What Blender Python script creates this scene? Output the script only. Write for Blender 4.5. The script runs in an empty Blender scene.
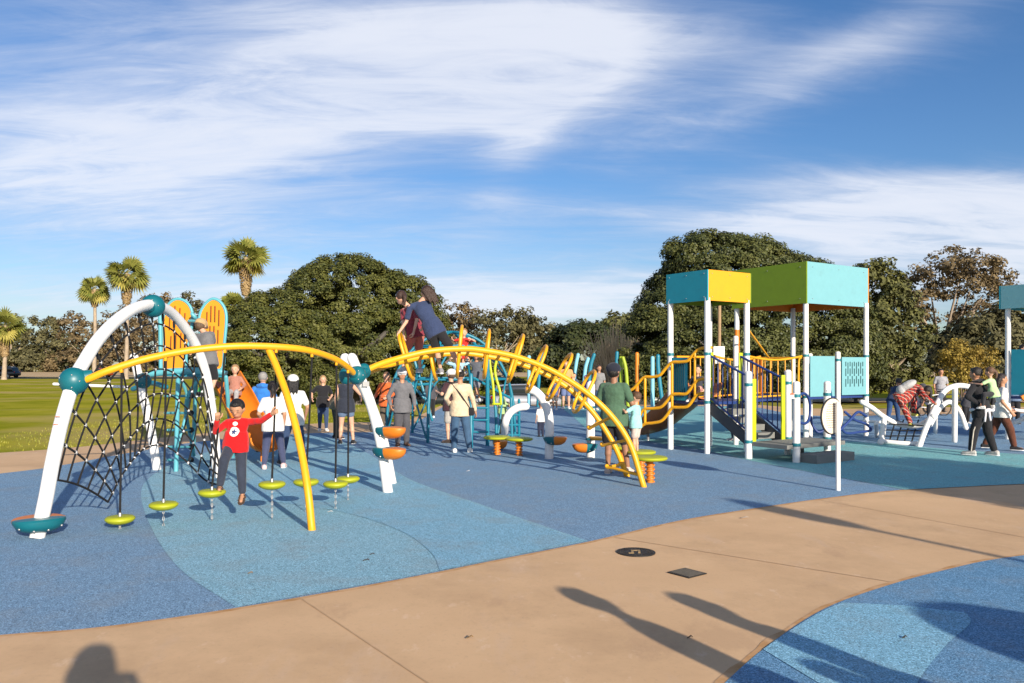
import bpy, bmesh, math, random
import numpy as np
from mathutils import Vector, Matrix, Quaternion
random.seed(7); rng = np.random.default_rng(11)
R = math.radians
SC = bpy.context.scene
COL = SC.collection
F, CH, HZ = 796.0, 1.8, 366.0            # focal length in pixels, eye height, horizon row
def G(px, py, z=0.0):                    # a spot on the ground, measured off the photograph
    Y = F*(CH-z)/(py-HZ)
    return Vector(((px-512)*Y/F, Y, z))
def P(px, py, Y):                        # a point at a known distance
    return Vector(((px-512)*Y/F, Y, CH-(py-HZ)*Y/F))
def V(*a): return Vector(a)
# ------------------------------------------------------------------ materials
def mat(name, col, rough=0.5, var=0.12, scale=8.0, bump=0.0, bscale=None, spec=0.5, metal=0.0, col2=None, coat=0.0, sheen=0.0, contrast=1.0, trans=0.0, sss=0.0):
    m = bpy.data.materials.new(name); m.use_nodes = True
    nt = m.node_tree; N = nt.nodes; L = nt.links
    b = N['Principled BSDF']
    tc = N.new('ShaderNodeTexCoord')
    nz = N.new('ShaderNodeTexNoise'); nz.inputs['Scale'].default_value = scale; nz.inputs['Detail'].default_value = 6; nz.inputs['Roughness'].default_value = .6
    L.new(tc.outputs['Object'], nz.inputs['Vector'])
    mr = N.new('ShaderNodeMapRange'); mr.inputs[1].default_value = .5-.2/contrast; mr.inputs[2].default_value = .5+.2/contrast
    L.new(nz.outputs[0], mr.inputs[0])
    mx = N.new('ShaderNodeMix'); mx.data_type = 'RGBA'
    c = Vector(col[:3])
    c2 = Vector(col2[:3]) if col2 else c*(1+var)
    c1 = c if col2 else c*(1-var)
    mx.inputs[6].default_value = (*c1, 1); mx.inputs[7].default_value = (*c2, 1)
    L.new(mr.outputs[0], mx.inputs[0]); L.new(mx.outputs[2], b.inputs['Base Color'])
    b.inputs['Roughness'].default_value = rough
    b.inputs['Specular IOR Level'].default_value = spec
    b.inputs['Metallic'].default_value = metal
    b.inputs['Coat Weight'].default_value = coat
    b.inputs['Sheen Weight'].default_value = sheen
    if sss: b.inputs['Subsurface Weight'].default_value = sss; b.inputs['Subsurface Scale'].default_value = .01
    if bump:
        n2 = N.new('ShaderNodeTexNoise'); n2.inputs['Scale'].default_value = bscale or scale*4; n2.inputs['Detail'].default_value = 4
        L.new(tc.outputs['Object'], n2.inputs['Vector'])
        bp = N.new('ShaderNodeBump'); bp.inputs['Strength'].default_value = bump; bp.inputs['Distance'].default_value = .02
        L.new(n2.outputs[0], bp.inputs['Height']); L.new(bp.outputs[0], b.inputs['Normal'])
    m['_b'] = 1
    return m
_mc = {}
def cloth(col, var=.1):
    k = ('c',)+tuple(round(x, 3) for x in col)
    if k not in _mc: _mc[k] = mat('cloth', col, .88, var*1.6, 9, .8, 17, .2, sheen=.15)
    return _mc[k]
def paint(name, col, rough=.38, var=.05, bump=0.02):
    k = ('p', name)
    if k not in _mc:
        m = mat(name, col, rough, var, 5, bump, 60, .5); nt = m.node_tree; N = nt.nodes; L = nt.links; b = N['Principled BSDF']; src = b.inputs['Base Color'].links[0].from_socket
        tc = [n for n in N if n.type == 'TEX_COORD'][0]      # scuffs and hand grime
        n = N.new('ShaderNodeTexNoise'); n.inputs['Scale'].default_value = 3.2; n.inputs['Detail'].default_value = 9; n.inputs['Roughness'].default_value = .72; L.new(tc.outputs['Object'], n.inputs['Vector'])
        r = N.new('ShaderNodeMapRange'); r.inputs[1].default_value = .54; r.inputs[2].default_value = .72; r.inputs[4].default_value = .26; L.new(n.outputs[0], r.inputs[0])
        x = N.new('ShaderNodeMix'); x.data_type = 'RGBA'; x.inputs[7].default_value = (*[c*.55+.03 for c in col], 1); L.new(r.outputs[0], x.inputs[0]); L.new(src, x.inputs[6]); L.new(x.outputs[2], b.inputs['Base Color'])
        r2 = N.new('ShaderNodeMapRange'); r2.inputs[3].default_value = rough*.85; r2.inputs[4].default_value = rough*1.5; L.new(n.outputs[0], r2.inputs[0]); L.new(r2.outputs[0], b.inputs['Roughness'])
        _mc[k] = m
    return _mc[k]
def leafmat(name, a, b, trans=.18, rough=.55):
    m = bpy.data.materials.new(name); m.use_nodes = True
    nt = m.node_tree; N = nt.nodes; L = nt.links; bs = N['Principled BSDF']
    at = N.new('ShaderNodeAttribute'); at.attribute_name = 'tint'
    mx = N.new('ShaderNodeMix'); mx.data_type = 'RGBA'
    mx.inputs[6].default_value = (*a, 1); mx.inputs[7].default_value = (*b, 1)
    L.new(at.outputs['Fac'], mx.inputs[0]); L.new(mx.outputs[2], bs.inputs['Base Color'])
    bs.inputs['Roughness'].default_value = rough; bs.inputs['Specular IOR Level'].default_value = .35
    tr = N.new('ShaderNodeBsdfTranslucent'); L.new(mx.outputs[2], tr.inputs[0])
    ms = N.new('ShaderNodeMixShader'); ms.inputs[0].default_value = trans
    L.new(bs.outputs[0], ms.inputs[1]); L.new(tr.outputs[0], ms.inputs[2])
    L.new(ms.outputs[0], N['Material Output'].inputs[0])
    return m
# ------------------------------------------------------------------ objects
ORG = {}
def _name(o, label=None, cat=None, group=None, kind=None):
    if label: o['label'] = label
    if cat: o['category'] = cat
    if group: o['group'] = group
    if kind: o['kind'] = kind
    return o
def thing(name, label, cat, loc=(0, 0, 0), group=None):
    o = bpy.data.objects.new(name, None); COL.objects.link(o); o.location = loc
    o.empty_display_size = .1
    ORG[o.name] = Vector(loc)
    return _name(o, label, cat, group)
class MB:
    def __init__(s): s.v = []; s.f = []
    def add(s, vs, fs):
        n = len(s.v); s.v += [tuple(v) for v in vs]; s.f += [tuple(i+n for i in f) for f in fs]; return s
    def box(s, c, size, M=None, bev=0):
        x, y, z = [a/2 for a in size]; c = Vector(c)
        if bev:
            b = min(bev, x*.9, y*.9, z*.9); pts = []
            bm = bmesh.new(); bmesh.ops.create_cube(bm, size=1)
            for v in bm.verts: v.co = Vector((v.co.x*2*x, v.co.y*2*y, v.co.z*2*z))
            bmesh.ops.bevel(bm, geom=bm.edges[:], offset=b, segments=2, affect='EDGES', profile=.5)
            vs = [v.co.copy() for v in bm.verts]; bm.verts.index_update(); fs = [[v.index for v in f.verts] for f in bm.faces]; bm.free()
        else:
            vs = [Vector((i*x, j*y, k*z)) for i in (-1, 1) for j in (-1, 1) for k in (-1, 1)]
            fs = [(0, 1, 3, 2), (4, 6, 7, 5), (0, 4, 5, 1), (2, 3, 7, 6), (0, 2, 6, 4), (1, 5, 7, 3)]
        if M is not None: vs = [M @ v for v in vs]
        return s.add([v+c for v in vs], fs)
    def tube(s, pts, r, n=10, closed=False, cap=True, rnd=False):
        pts = [Vector(p) for p in pts]; m = len(pts)
        rs = r if isinstance(r, (list, tuple)) else [r]*m
        if rnd and not closed:
            d0 = (pts[0]-pts[1]).normalized(); d1 = (pts[-1]-pts[-2]).normalized()
            pts = [pts[0]+d0*rs[0]*.95, pts[0]+d0*rs[0]*.6]+pts+[pts[-1]+d1*rs[-1]*.6, pts[-1]+d1*rs[-1]*.95]
            rs = [rs[0]*.25, rs[0]*.78]+list(rs)+[rs[-1]*.78, rs[-1]*.25]; m = len(pts)
        T = []
        for i in range(m):
            a = pts[(i-1) % m] if (closed or i > 0) else pts[i]; b = pts[(i+1) % m] if (closed or i < m-1) else pts[i]
            t = (b-a); T.append(t.normalized() if t.length > 1e-9 else Vector((0, 0, 1)))
        up = Vector((0, 0, 1)) if abs(T[0].z) < .9 else Vector((0, 1, 0))
        x = T[0].cross(up).normalized(); vs = []
        for i in range(m):
            if i: x = (T[i-1].rotation_difference(T[i]) @ x)
            x = (x-T[i]*x.dot(T[i])).normalized(); y = T[i].cross(x)
            for k in range(n):
                a = 2*math.pi*k/n; vs.append(pts[i]+(x*math.cos(a)+y*math.sin(a))*rs[i])
        fs = []
        for i in range(m if closed else m-1):
            j = (i+1) % m
            for k in range(n): fs.append((i*n+k, i*n+(k+1) % n, j*n+(k+1) % n, j*n+k))
        if cap and not closed: fs += [tuple(range(n))[::-1], tuple((m-1)*n+k for k in range(n))]
        return s.add(vs, fs)
    def ell(s, c, r, n=16, m=10, M=None):
        c = Vector(c); vs = [Vector((0, 0, 1))]
        for i in range(1, m):
            t = math.pi*i/m
            for k in range(n): a = 2*math.pi*k/n; vs.append(Vector((math.sin(t)*math.cos(a), math.sin(t)*math.sin(a), math.cos(t))))
        vs.append(Vector((0, 0, -1))); fs = []
        for k in range(n): fs.append((0, 1+k, 1+(k+1) % n)); fs.append((len(vs)-1, 1+(m-2)*n+(k+1) % n, 1+(m-2)*n+k))
        for i in range(m-2):
            for k in range(n): fs.append((1+i*n+k, 1+(i+1)*n+k, 1+(i+1)*n+(k+1) % n, 1+i*n+(k+1) % n))
        rr = r if hasattr(r, '__len__') else (r, r, r)
        vs = [Vector((v.x*rr[0], v.y*rr[1], v.z*rr[2])) for v in vs]
        if M is not None: vs = [M @ v for v in vs]
        return s.add([v+c for v in vs], fs)
    def cap(s, p0, r0, p1, r1, n=12):     # tapered capsule
        p0 = Vector(p0); p1 = Vector(p1); d = (p1-p0).normalized()
        pts = []; rs = []
        for a in (80, 50, 20): pts.append(p0-d*r0*math.sin(R(a))); rs.append(r0*math.cos(R(a)))
        for t in (0, .33, .66, 1): pts.append(p0.lerp(p1, t)); rs.append(r0+(r1-r0)*t)
        for a in (20, 50, 80): pts.append(p1+d*r1*math.sin(R(a))); rs.append(r1*math.cos(R(a)))
        return s.tube(pts, rs, n)
    def loft(s, rings, n=18, sq=1.0):     # rings: (centre, xaxis*halfwidth, yaxis*halfdepth)
        vs = []; fs = []
        for c, a, b in rings:
            for k in range(n):
                t = 2*math.pi*k/n; ct, st = math.cos(t), math.sin(t)
                if sq != 1: ct = math.copysign(abs(ct)**sq, ct); st = math.copysign(abs(st)**sq, st)
                vs.append(Vector(c)+Vector(a)*ct+Vector(b)*st)
        for i in range(len(rings)-1):
            for k in range(n): fs.append((i*n+k, i*n+(k+1) % n, (i+1)*n+(k+1) % n, (i+1)*n+k))
        fs += [tuple(range(n))[::-1], tuple((len(rings)-1)*n+k for k in range(n))]
        return s.add(vs, fs)
    def prism(s, pts, h):                # pts polygon 3D, extruded along vector h
        n = len(pts); h = Vector(h); vs = [Vector(p) for p in pts]+[Vector(p)+h for p in pts]
        fs = [tuple(range(n))[::-1], tuple(range(n, 2*n))]+[(i, (i+1) % n, n+(i+1) % n, n+i) for i in range(n)]
        return s.add(vs, fs)
    def mesh(s, name, o=(0, 0, 0), fix=True):
        me = bpy.data.meshes.new(name); o = Vector(o)
        me.from_pydata([Vector(v)-o for v in s.v], [], s.f)
        if fix:
            bm = bmesh.new(); bm.from_mesh(me); bmesh.ops.recalc_face_normals(bm, faces=bm.faces[:]); bm.to_mesh(me); bm.free()
        return me
    def build(s, name, m, parent=None, smooth=True, org=None, label=None, cat=None, group=None, kind=None):
        o = ORG[parent.name] if parent is not None else Vector(org if org is not None else (0, 0, 0))
        me = s.mesh(name, o)
        return link(name, me, m, parent, smooth, o, label, cat, group, kind)
def link(name, me, m, parent=None, smooth=True, o=(0, 0, 0), label=None, cat=None, group=None, kind=None):
    me.materials.clear(); me.materials.append(m)
    if smooth:
        me.polygons.foreach_set('use_smooth', [True]*len(me.polygons))
        try: me.set_sharp_from_angle(angle=R(40))
        except Exception: pass
    ob = bpy.data.objects.new(name, me); COL.objects.link(ob); o = Vector(o)
    if parent is not None: ob.parent = parent
    else: ob.location = o
    ORG[ob.name] = o
    return _name(ob, label, cat, group, kind)
def vox(mb, size, name, m, parent, sm=3, label=None):   # union of overlapping volumes as one skin
    o = ORG[parent.name]; me = mb.mesh(name+'_t', o)
    t = bpy.data.objects.new('t', me); COL.objects.link(t)
    md = t.modifiers.new('r', 'REMESH'); md.mode = 'VOXEL'; md.voxel_size = size; md.adaptivity = 0
    if sm: s = t.modifiers.new('s', 'SMOOTH'); s.factor = .5; s.iterations = sm
    dg = bpy.context.evaluated_depsgraph_get(); dg.update()
    out = bpy.data.meshes.new_from_object(t.evaluated_get(dg))
    bpy.data.objects.remove(t); bpy.data.meshes.remove(me)
    out.materials.clear(); out.materials.append(m)
    out.polygons.foreach_set('use_smooth', [True]*len(out.polygons))
    out.name = name
    ob = bpy.data.objects.new(name, out); COL.objects.link(ob); ob.parent = parent; ORG[ob.name] = o
    if label: ob['label'] = label
    return ob
def cr(pts, per=8, closed=False):        # Catmull-Rom
    pts = [Vector(p) for p in pts]; n = len(pts); out = []
    for i in range(n if closed else n-1):
        if closed: p0, p1, p2, p3 = pts[(i-1) % n], pts[i], pts[(i+1) % n], pts[(i+2) % n]
        else: p1, p2 = pts[i], pts[i+1]; p0 = pts[i-1] if i else p1*2-p2; p3 = pts[i+2] if i+2 < n else p2*2-p1
        for k in range(per):
            t = k/per
            out.append(.5*((2*p1)+(p2-p0)*t+(2*p0-5*p1+4*p2-p3)*t*t+(3*p1-p0-3*p2+p3)*t**3))
    if not closed: out.append(pts[-1])
    return out
def lerpl(pts, t):                       # point at fraction t of arc length
    L = [0]
    for a, b in zip(pts, pts[1:]): L.append(L[-1]+(b-a).length)
    s = t*L[-1]
    for i in range(len(pts)-1):
        if s <= L[i+1]+1e-9: return pts[i].lerp(pts[i+1], (s-L[i])/max(L[i+1]-L[i], 1e-9))
    return pts[-1].copy()
# ------------------------------------------------------------------ palette
WHITE = paint('white_powder_coat', (.74, .73, .71), .35, .04)
YEL = paint('yellow_powder_coat', (.71, .335, .004), .36, .05)
TEALD = paint('dark_teal_plastic', (.003, .115, .145), .35, .05)
ORA = paint('orange_plastic', (.6, .17, .008), .42, .08)
LIME = paint('lime_plastic', (.33, .36, .008), .42, .06)
LIMEP = paint('lime_metal', (.42, .5, .008), .4, .04)
AQUA = paint('aqua_metal', (.09, .35, .41), .4, .05)
TEALM = paint('teal_metal', (.008, .17, .25), .38, .05)
ROOFTEAL = paint('roof_teal', (.012, .28, .36), .5, .03)
ROOFYEL = paint('roof_yellow', (.72, .30, .003), .5, .03)
ROOFGRN = paint('roof_green', (.19, .29, .008), .5, .04)
ROOFAQ = paint('roof_aqua', (.15, .36, .40), .5, .03)
NAVY = paint('navy_metal', (.015, .04, .17), .4, .05)
GREY = paint('grey_step_coating', (.17, .175, .165), .75, .12, .15)
BLACK = paint('black_rubber', (.015, .015, .016), .6, .1)
ROPE = mat('black_braided_rope', (.013, .013, .014), .8, .2, 60, .5, 300, .3)
STEEL = mat('galvanised_steel', (.42, .42, .42), .4, .1, 30, 0, None, .5, .8)
BROWN = paint('brown_slide', (.34, .11, .025), .35, .08)
# ------------------------------------------------------------------ world, sun, camera
SD = Vector((.462, -.887, 0)).normalized(); EL = 18.3
def world():
    w = bpy.data.worlds.new('World'); SC.world = w; w.use_nodes = True
    N = w.node_tree.nodes; L = w.node_tree.links
    bg = N['Background']; sky = N.new('ShaderNodeTexSky'); sky.sky_type = 'NISHITA'; sky.sun_disc = False
    sky.sun_elevation = R(EL); sky.sun_rotation = math.atan2(SD.x, SD.y); sky.altitude = 0
    sky.air_density = 1.0; sky.dust_density = .55; sky.ozone_density = 2.2
    tc = N.new('ShaderNodeTexCoord')
    def vm(op, a, b=None):
        n = N.new('ShaderNodeVectorMath'); n.operation = op
        for i, x in enumerate((a, b)):
            if x is None: continue
            if isinstance(x, (tuple, Vector)): n.inputs[i].default_value = x
            else: L.new(x, n.inputs[i])
        return n.outputs['Value'] if op in ('LENGTH', 'DOT_PRODUCT') else n.outputs[0]
    def ma(op, a, b=None, c=None, cl=False):
        n = N.new('ShaderNodeMath'); n.operation = op; n.use_clamp = cl
        for i, x in enumerate((a, b, c)):
            if x is None: continue
            if isinstance(x, (int, float)): n.inputs[i].default_value = x
            else: L.new(x, n.inputs[i])
        return n.outputs[0]
    d = vm('NORMALIZE', tc.outputs['Generated'])
    sep = N.new('ShaderNodeSeparateXYZ'); L.new(d, sep.inputs[0])
    zz = ma('MAXIMUM', sep.outputs[2], 0.0); inv = ma('DIVIDE', 1.0, ma('ADD', zz, .18))
    cx = N.new('ShaderNodeCombineXYZ'); L.new(ma('MULTIPLY', sep.outputs[0], inv), cx.inputs[0]); L.new(ma('MULTIPLY', sep.outputs[1], inv), cx.inputs[1])
    def noise(scale, rot, sc, det=8, dist=.6, rough=.62, off=(0, 0, 0)):
        mp = N.new('ShaderNodeMapping'); mp.inputs['Rotation'].default_value = (0, 0, R(rot)); mp.inputs['Scale'].default_value = sc; mp.inputs['Location'].default_value = off
        L.new(cx.outputs[0], mp.inputs[0]); nz = N.new('ShaderNodeTexNoise'); nz.inputs['Scale'].default_value = scale
        nz.inputs['Detail'].default_value = det; nz.inputs['Distortion'].default_value = dist; nz.inputs['Roughness'].default_value = rough
        L.new(mp.outputs[0], nz.inputs['Vector']); return nz.outputs[0]
    wisp = noise(1.5, -28, (.45, 1.9, 1), off=(3.1, 1.7, 0)); fine = noise(4.2, -35, (.5, 1.5, 1), 9, 1.1, .66); soft = noise(1.0, 10, (1, 1, 1), 4, .2, .5)
    def blob(px, py, rx, ry, ang, wgt):
        c = Vector(((px-512)/F, 1, (HZ-py)/F)); c.normalize()
        a = R(ang); ax = Vector((math.cos(a), 0, math.sin(a))); ay = Vector((-math.sin(a), 0, math.cos(a)))
        df = vm('SUBTRACT', d, tuple(c))
        u = ma('MULTIPLY', vm('DOT_PRODUCT', df, tuple(ax)), F/rx); v = ma('MULTIPLY', vm('DOT_PRODUCT', df, tuple(ay)), F/ry)
        y = ma('MULTIPLY', vm('DOT_PRODUCT', df, (0, 1, 0)), 1.2)
        r2 = ma('ADD', ma('ADD', ma('MULTIPLY', u, u), ma('MULTIPLY', v, v)), ma('MULTIPLY', y, y))
        return ma('MULTIPLY', ma('POWER', 2.718, ma('MULTIPLY', r2, -1.0)), wgt)
    bl = [blob(545, 60, 112, 54, 8, 1.15), blob(400, 60, 190, 75, 0, .72), blob(190, 60, 240, 110, 0, .62), blob(90, 170, 230, 55, 6, .5), blob(215, 150, 110, 22, 14, .4), blob(30, 140, 110, 60, 0, .3),
          blob(965, 232, 180, 44, -12, 1.15), blob(1000, 190, 120, 24, -8, .4), blob(800, 75, 190, 26, 22, .36), blob(900, 40, 180, 50, 20, .34), blob(730, 30, 120, 40, 30, .25), blob(450, 235, 520, 36, 0, .36), blob(700, 300, 420, 46, 0, .42), blob(150, 330, 380, 40, 0, .4),
          blob(100, 290, 320, 34, 0, .42), blob(560, 300, 280, 34, 0, .5), blob(650, 215, 200, 12, -6, .3), blob(520, 140, 70, 30, 60, .35)]
    s = bl[0]
    for b in bl[1:]: s = ma('ADD', s, b)
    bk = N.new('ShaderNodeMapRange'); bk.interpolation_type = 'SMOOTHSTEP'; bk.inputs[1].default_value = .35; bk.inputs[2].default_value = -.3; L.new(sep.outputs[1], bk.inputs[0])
    s = ma('ADD', s, ma('MULTIPLY', bk.outputs[0], .75))      # cloud added over the unseen sunny half of the sky to lift shadow fill
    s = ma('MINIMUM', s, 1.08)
    det = ma('ADD', ma('MULTIPLY', ma('SUBTRACT', wisp, .5), 1.15), ma('MULTIPLY', ma('SUBTRACT', fine, .5), .8))
    dens = ma('ADD', ma('MULTIPLY', s, .95), ma('MULTIPLY', det, ma('ADD', ma('MULTIPLY', s, .5), .55)))
    dens = ma('ADD', dens, ma('MULTIPLY', ma('SUBTRACT', soft, .5), .25))
    mr = N.new('ShaderNodeMapRange'); mr.interpolation_type = 'SMOOTHSTEP'; mr.inputs[1].default_value = .12; mr.inputs[2].default_value = 1.25; L.new(dens, mr.inputs[0])
    mr2 = ma('MULTIPLY', mr.outputs[0], .9)
    # cirrus greyer where thick and low contrast
    cc = N.new('ShaderNodeMix'); cc.data_type = 'RGBA'; cc.inputs[6].default_value = (*CLD0, 1); cc.inputs[7].default_value = (*CLD1, 1)
    mr3 = N.new('ShaderNodeMapRange'); mr3.inputs[1].default_value = .3; mr3.inputs[2].default_value = 1.0; L.new(dens, mr3.inputs[0]); L.new(mr3.outputs[0], cc.inputs[0])
    hsv = N.new('ShaderNodeHueSaturation'); hsv.inputs['Saturation'].default_value = 1.2; hsv.inputs['Value'].default_value = 1.2; L.new(sky.outputs[0], hsv.inputs['Color'])
    mx = N.new('ShaderNodeMix'); mx.data_type = 'RGBA'; L.new(mr2, mx.inputs[0]); L.new(vm('MULTIPLY', hsv.outputs[0], (.72, .79, .95)), mx.inputs[6]); L.new(cc.outputs[2], mx.inputs[7])
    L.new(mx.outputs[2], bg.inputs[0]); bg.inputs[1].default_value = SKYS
SKYS = .08; CLD0 = (3.5, 4.2, 6.0); CLD1 = (6.9, 7.2, 8.0)
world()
sl = bpy.data.lights.new('sun', 'SUN'); sl.energy = 5.0; sl.angle = R(.53); sl.color = (1, .885, .74)
so = bpy.data.objects.new('sun', sl); COL.objects.link(so)
tosun = Vector((SD.x*math.cos(R(EL)), SD.y*math.cos(R(EL)), math.sin(R(EL))))
so.rotation_euler = tosun.to_track_quat('Z', 'Y').to_euler(); so.location = (0, 0, 30)
cam = bpy.data.cameras.new('camera'); cam.sensor_width = 36; cam.lens = 36*F/1024; cam.shift_y = (HZ-341.5)/1024; cam.clip_end = 4000; cam.clip_start = .05
co = bpy.data.objects.new('camera', cam); COL.objects.link(co); co.location = (0, 0, CH); co.rotation_euler = (R(90), 0, 0); SC.camera = co
SC.view_settings.view_transform = 'Standard'; SC.view_settings.look = 'None'; SC.view_settings.gamma = 1; SC.view_settings.use_curve_mapping = False
SC.view_settings.exposure = 0.62
SC.cycles.max_bounces = 6; SC.cycles.diffuse_bounces = 3; SC.cycles.glossy_bounces = 3; SC.cycles.use_denoising = True
# ------------------------------------------------------------------ ground
def sst(x): x = max(0, min(1, x)); return x*x*(3-2*x)
def tz(x, y):
    d = sst((y-37.0)/7)*sst((x+16)/8)
    up = sst((y-62)/25)
    return -1.0*d*(1-up)
def groundmat():
    m = mat('lawn_grass', (.20, .215, .014), .95, .25, .35, .6, 6, 0.0, col2=(.36, .32, .035), contrast=1.3)
    nt = m.node_tree; N = nt.nodes; L = nt.links; b = N['Principled BSDF']
    src = b.inputs['Base Color'].links[0].from_socket
    tc = [n for n in N if n.type == 'TEX_COORD'][0]
    n3 = N.new('ShaderNodeTexNoise'); n3.inputs['Scale'].default_value = .12; n3.inputs['Detail'].default_value = 5; L.new(tc.outputs['Object'], n3.inputs['Vector'])
    r3 = N.new('ShaderNodeMapRange'); r3.inputs[1].default_value = .5; r3.inputs[2].default_value = .66; L.new(n3.outputs[0], r3.inputs[0])
    mx = N.new('ShaderNodeMix'); mx.data_type = 'RGBA'; mx.inputs[7].default_value = (.42, .32, .12, 1); L.new(r3.outputs[0], mx.inputs[0]); L.new(src, mx.inputs[6])
    L.new(mx.outputs[2], b.inputs['Base Color']); return m
LAWN = groundmat()
xs = sorted(set([-900, -600, -400, -250, -160, -110, -80, -60, -45, -34]+list(np.arange(-28, 29, 1.5))+[34, 45, 60, 80, 110, 160, 250, 400, 600, 900]))
ys = sorted(set([-120, -60, -30, -10, 10, 25, 32]+list(np.arange(36, 92, 2))+[100, 120, 150, 200, 300, 450, 700, 1100, 1800, 2600]))
g = MB(); g.v = [(x, y, tz(x, y)) for y in ys for x in xs]; nx = len(xs)
g.f = [(j*nx+i, j*nx+i+1, (j+1)*nx+i+1, (j+1)*nx+i) for j in range(len(ys)-1) for i in range(nx-1)]
g.build('ground', LAWN, kind='structure')
def sheet(name, pts, z, m, kind='structure', per=1):
    from mathutils.geometry import tessellate_polygon
    vs = [Vector((p[0], p[1], z)) for p in pts]; tr = []
    for a_, b_, c_ in tessellate_polygon([vs]):
        n_ = (vs[b_]-vs[a_]).cross(vs[c_]-vs[a_]).z
        if abs(n_) > 1e-9: tr.append((a_, b_, c_) if n_ > 0 else (a_, c_, b_))
    me = bpy.data.meshes.new(name); me.from_pydata(vs, [], tr)
    return link(name, me, m, None, False, (0, 0, 0), kind=kind)
def gl(lst, per=6): return cr([G(*p) for p in lst], per)
def rubber(name, col, col2, sp=.14):
    m = mat(name, col, .8, .1, .5, .5, 160, .25, col2=col2, contrast=.8)
    nt = m.node_tree; N = nt.nodes; L = nt.links; b = N['Principled BSDF']; src = b.inputs['Base Color'].links[0].from_socket
    tc = [n for n in N if n.type == 'TEX_COORD'][0]
    vo = N.new('ShaderNodeTexVoronoi'); vo.inputs['Scale'].default_value = 130; L.new(tc.outputs['Object'], vo.inputs['Vector'])
    sp_ = N.new('ShaderNodeSeparateColor'); L.new(vo.outputs['Color'], sp_.inputs[0])
    def lay(fac_sock, lo, hi, colr, src, k):
        mr = N.new('ShaderNodeMapRange'); mr.inputs[1].default_value = lo; mr.inputs[2].default_value = hi; mr.inputs[4].default_value = k; L.new(fac_sock, mr.inputs[0])
        mx = N.new('ShaderNodeMix'); mx.data_type = 'RGBA'; mx.inputs[7].default_value = (*colr, 1); L.new(mr.outputs[0], mx.inputs[0]); L.new(src, mx.inputs[6]); return mx.outputs[2]
    s1 = lay(sp_.outputs[0], .72, .74, tuple(c*.42 for c in col), src, .75)
    s2 = lay(sp_.outputs[1], .76, .78, tuple(min(1, c*1.55+.06) for c in col2), s1, .7)
    nb = N.new('ShaderNodeTexNoise'); nb.inputs['Scale'].default_value = 1.7; nb.inputs['Detail'].default_value = 6; nb.inputs['Roughness'].default_value = .7; L.new(tc.outputs['Object'], nb.inputs['Vector'])
    s3 = lay(nb.outputs[0], .48, .7, (.27, .27, .25), s2, .34)   # walked-in dust
    L.new(s3, b.inputs['Base Color'])
    return m
RB = rubber('blue_rubber', (.150, .268, .405), (.18, .305, .44))
RBR = rubber('bright_blue_rubber', (.105, .25, .41), (.125, .275, .44))
RLB = rubber('light_blue_rubber', (.20, .40, .51), (.235, .43, .53))
RLB2 = rubber('sky_blue_rubber', (.18, .385, .525), (.21, .415, .545))
RLB3 = rubber('pool_blue_rubber', (.19, .41, .56), (.215, .44, .58))
RTE = rubber('teal_rubber', (.17, .44, .46), (.20, .47, .49))
def concmat():
    m = mat('tan_concrete', (.57, .37, .205), .85, .1, .7, .10, 220, .2, col2=(.66, .44, .25), contrast=1.0)
    nt = m.node_tree; N = nt.nodes; L = nt.links; b = N['Principled BSDF']; src = b.inputs['Base Color'].links[0].from_socket
    tc = [n for n in N if n.type == 'TEX_COORD'][0]
    def lay(scale, lo, hi, c, k, src, sc=(1, 1, 1), det=8, rot=0):
        mp = N.new('ShaderNodeMapping'); mp.inputs['Scale'].default_value = sc; mp.inputs['Rotation'].default_value = (0, 0, R(rot)); L.new(tc.outputs['Object'], mp.inputs[0])
        n = N.new('ShaderNodeTexNoise'); n.inputs['Scale'].default_value = scale; n.inputs['Detail'].default_value = det; n.inputs['Roughness'].default_value = .68; L.new(mp.outputs[0], n.inputs['Vector'])
        r = N.new('ShaderNodeMapRange'); r.inputs[1].default_value = lo; r.inputs[2].default_value = hi; r.inputs[4].default_value = k; L.new(n.outputs[0], r.inputs[0])
        x = N.new('ShaderNodeMix'); x.data_type = 'RGBA'; x.inputs[7].default_value = (*c, 1); L.new(r.outputs[0], x.inputs[0]); L.new(src, x.inputs[6]); return x.outputs[2]
    s = lay(.55, .48, .68, (.42, .27, .15), .6, src)
    s = lay(1.6, .55, .75, (.6, .44, .32), .5, s, (1, .35, 1), 8, 25)
    s = lay(30, .55, .75, (.34, .23, .15), .35, s)
    s = lay(.9, .56, .62, (.40, .25, .15), .3, s, (1, .5, 1), 10, -30)
    s = lay(4.5, .6, .7, (.74, .55, .38), .45, s, (1, .6, 1), 8, 12)
    s = lay(240, .6, .7, (.24, .16, .11), .35, s)
    L.new(s, b.inputs['Base Color']); return m
CONC = concmat()
outer = gl([(-260, 470), (-120, 461), (0, 453), (80, 447), (160, 438), (260, 428), (330, 423), (405, 422)]) + [G(441, 405.6), G(560, 404.6), V(10.5, 36.7, 0)]+gl([(760, 405), (800, 408), (860, 409), (960, 407), (1100, 407)])+[V(46, 34, 0)]
sheet('concrete_path', [V(45, 20, 0), V(45, -16, 0), V(-30, -16, 0), V(-30, 8, 0)]+outer, .004, CONC)
low = gl([(-150, 652), (0, 636), (100, 628), (235, 609), (400, 580), (500, 560), (590, 542), (680, 521), (760, 508), (830, 498), (905, 490), (1024, 484), (1200, 478), (1500, 470)])
upl = gl([(-250, 505), (-100, 484), (0, 474), (60, 466), (130, 453), (200, 442), (300, 434), (400, 432)])
sheet('rubber_surface', low+[V(44, 24, 0), V(44, 29, 0)]+gl([(1100, 413), (960, 414), (860, 416), (800, 415), (760, 408)])+[V(10, 35.7, 0), G(560, 406), G(443, 407)]+upl[::-1], .008, RB)
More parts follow.
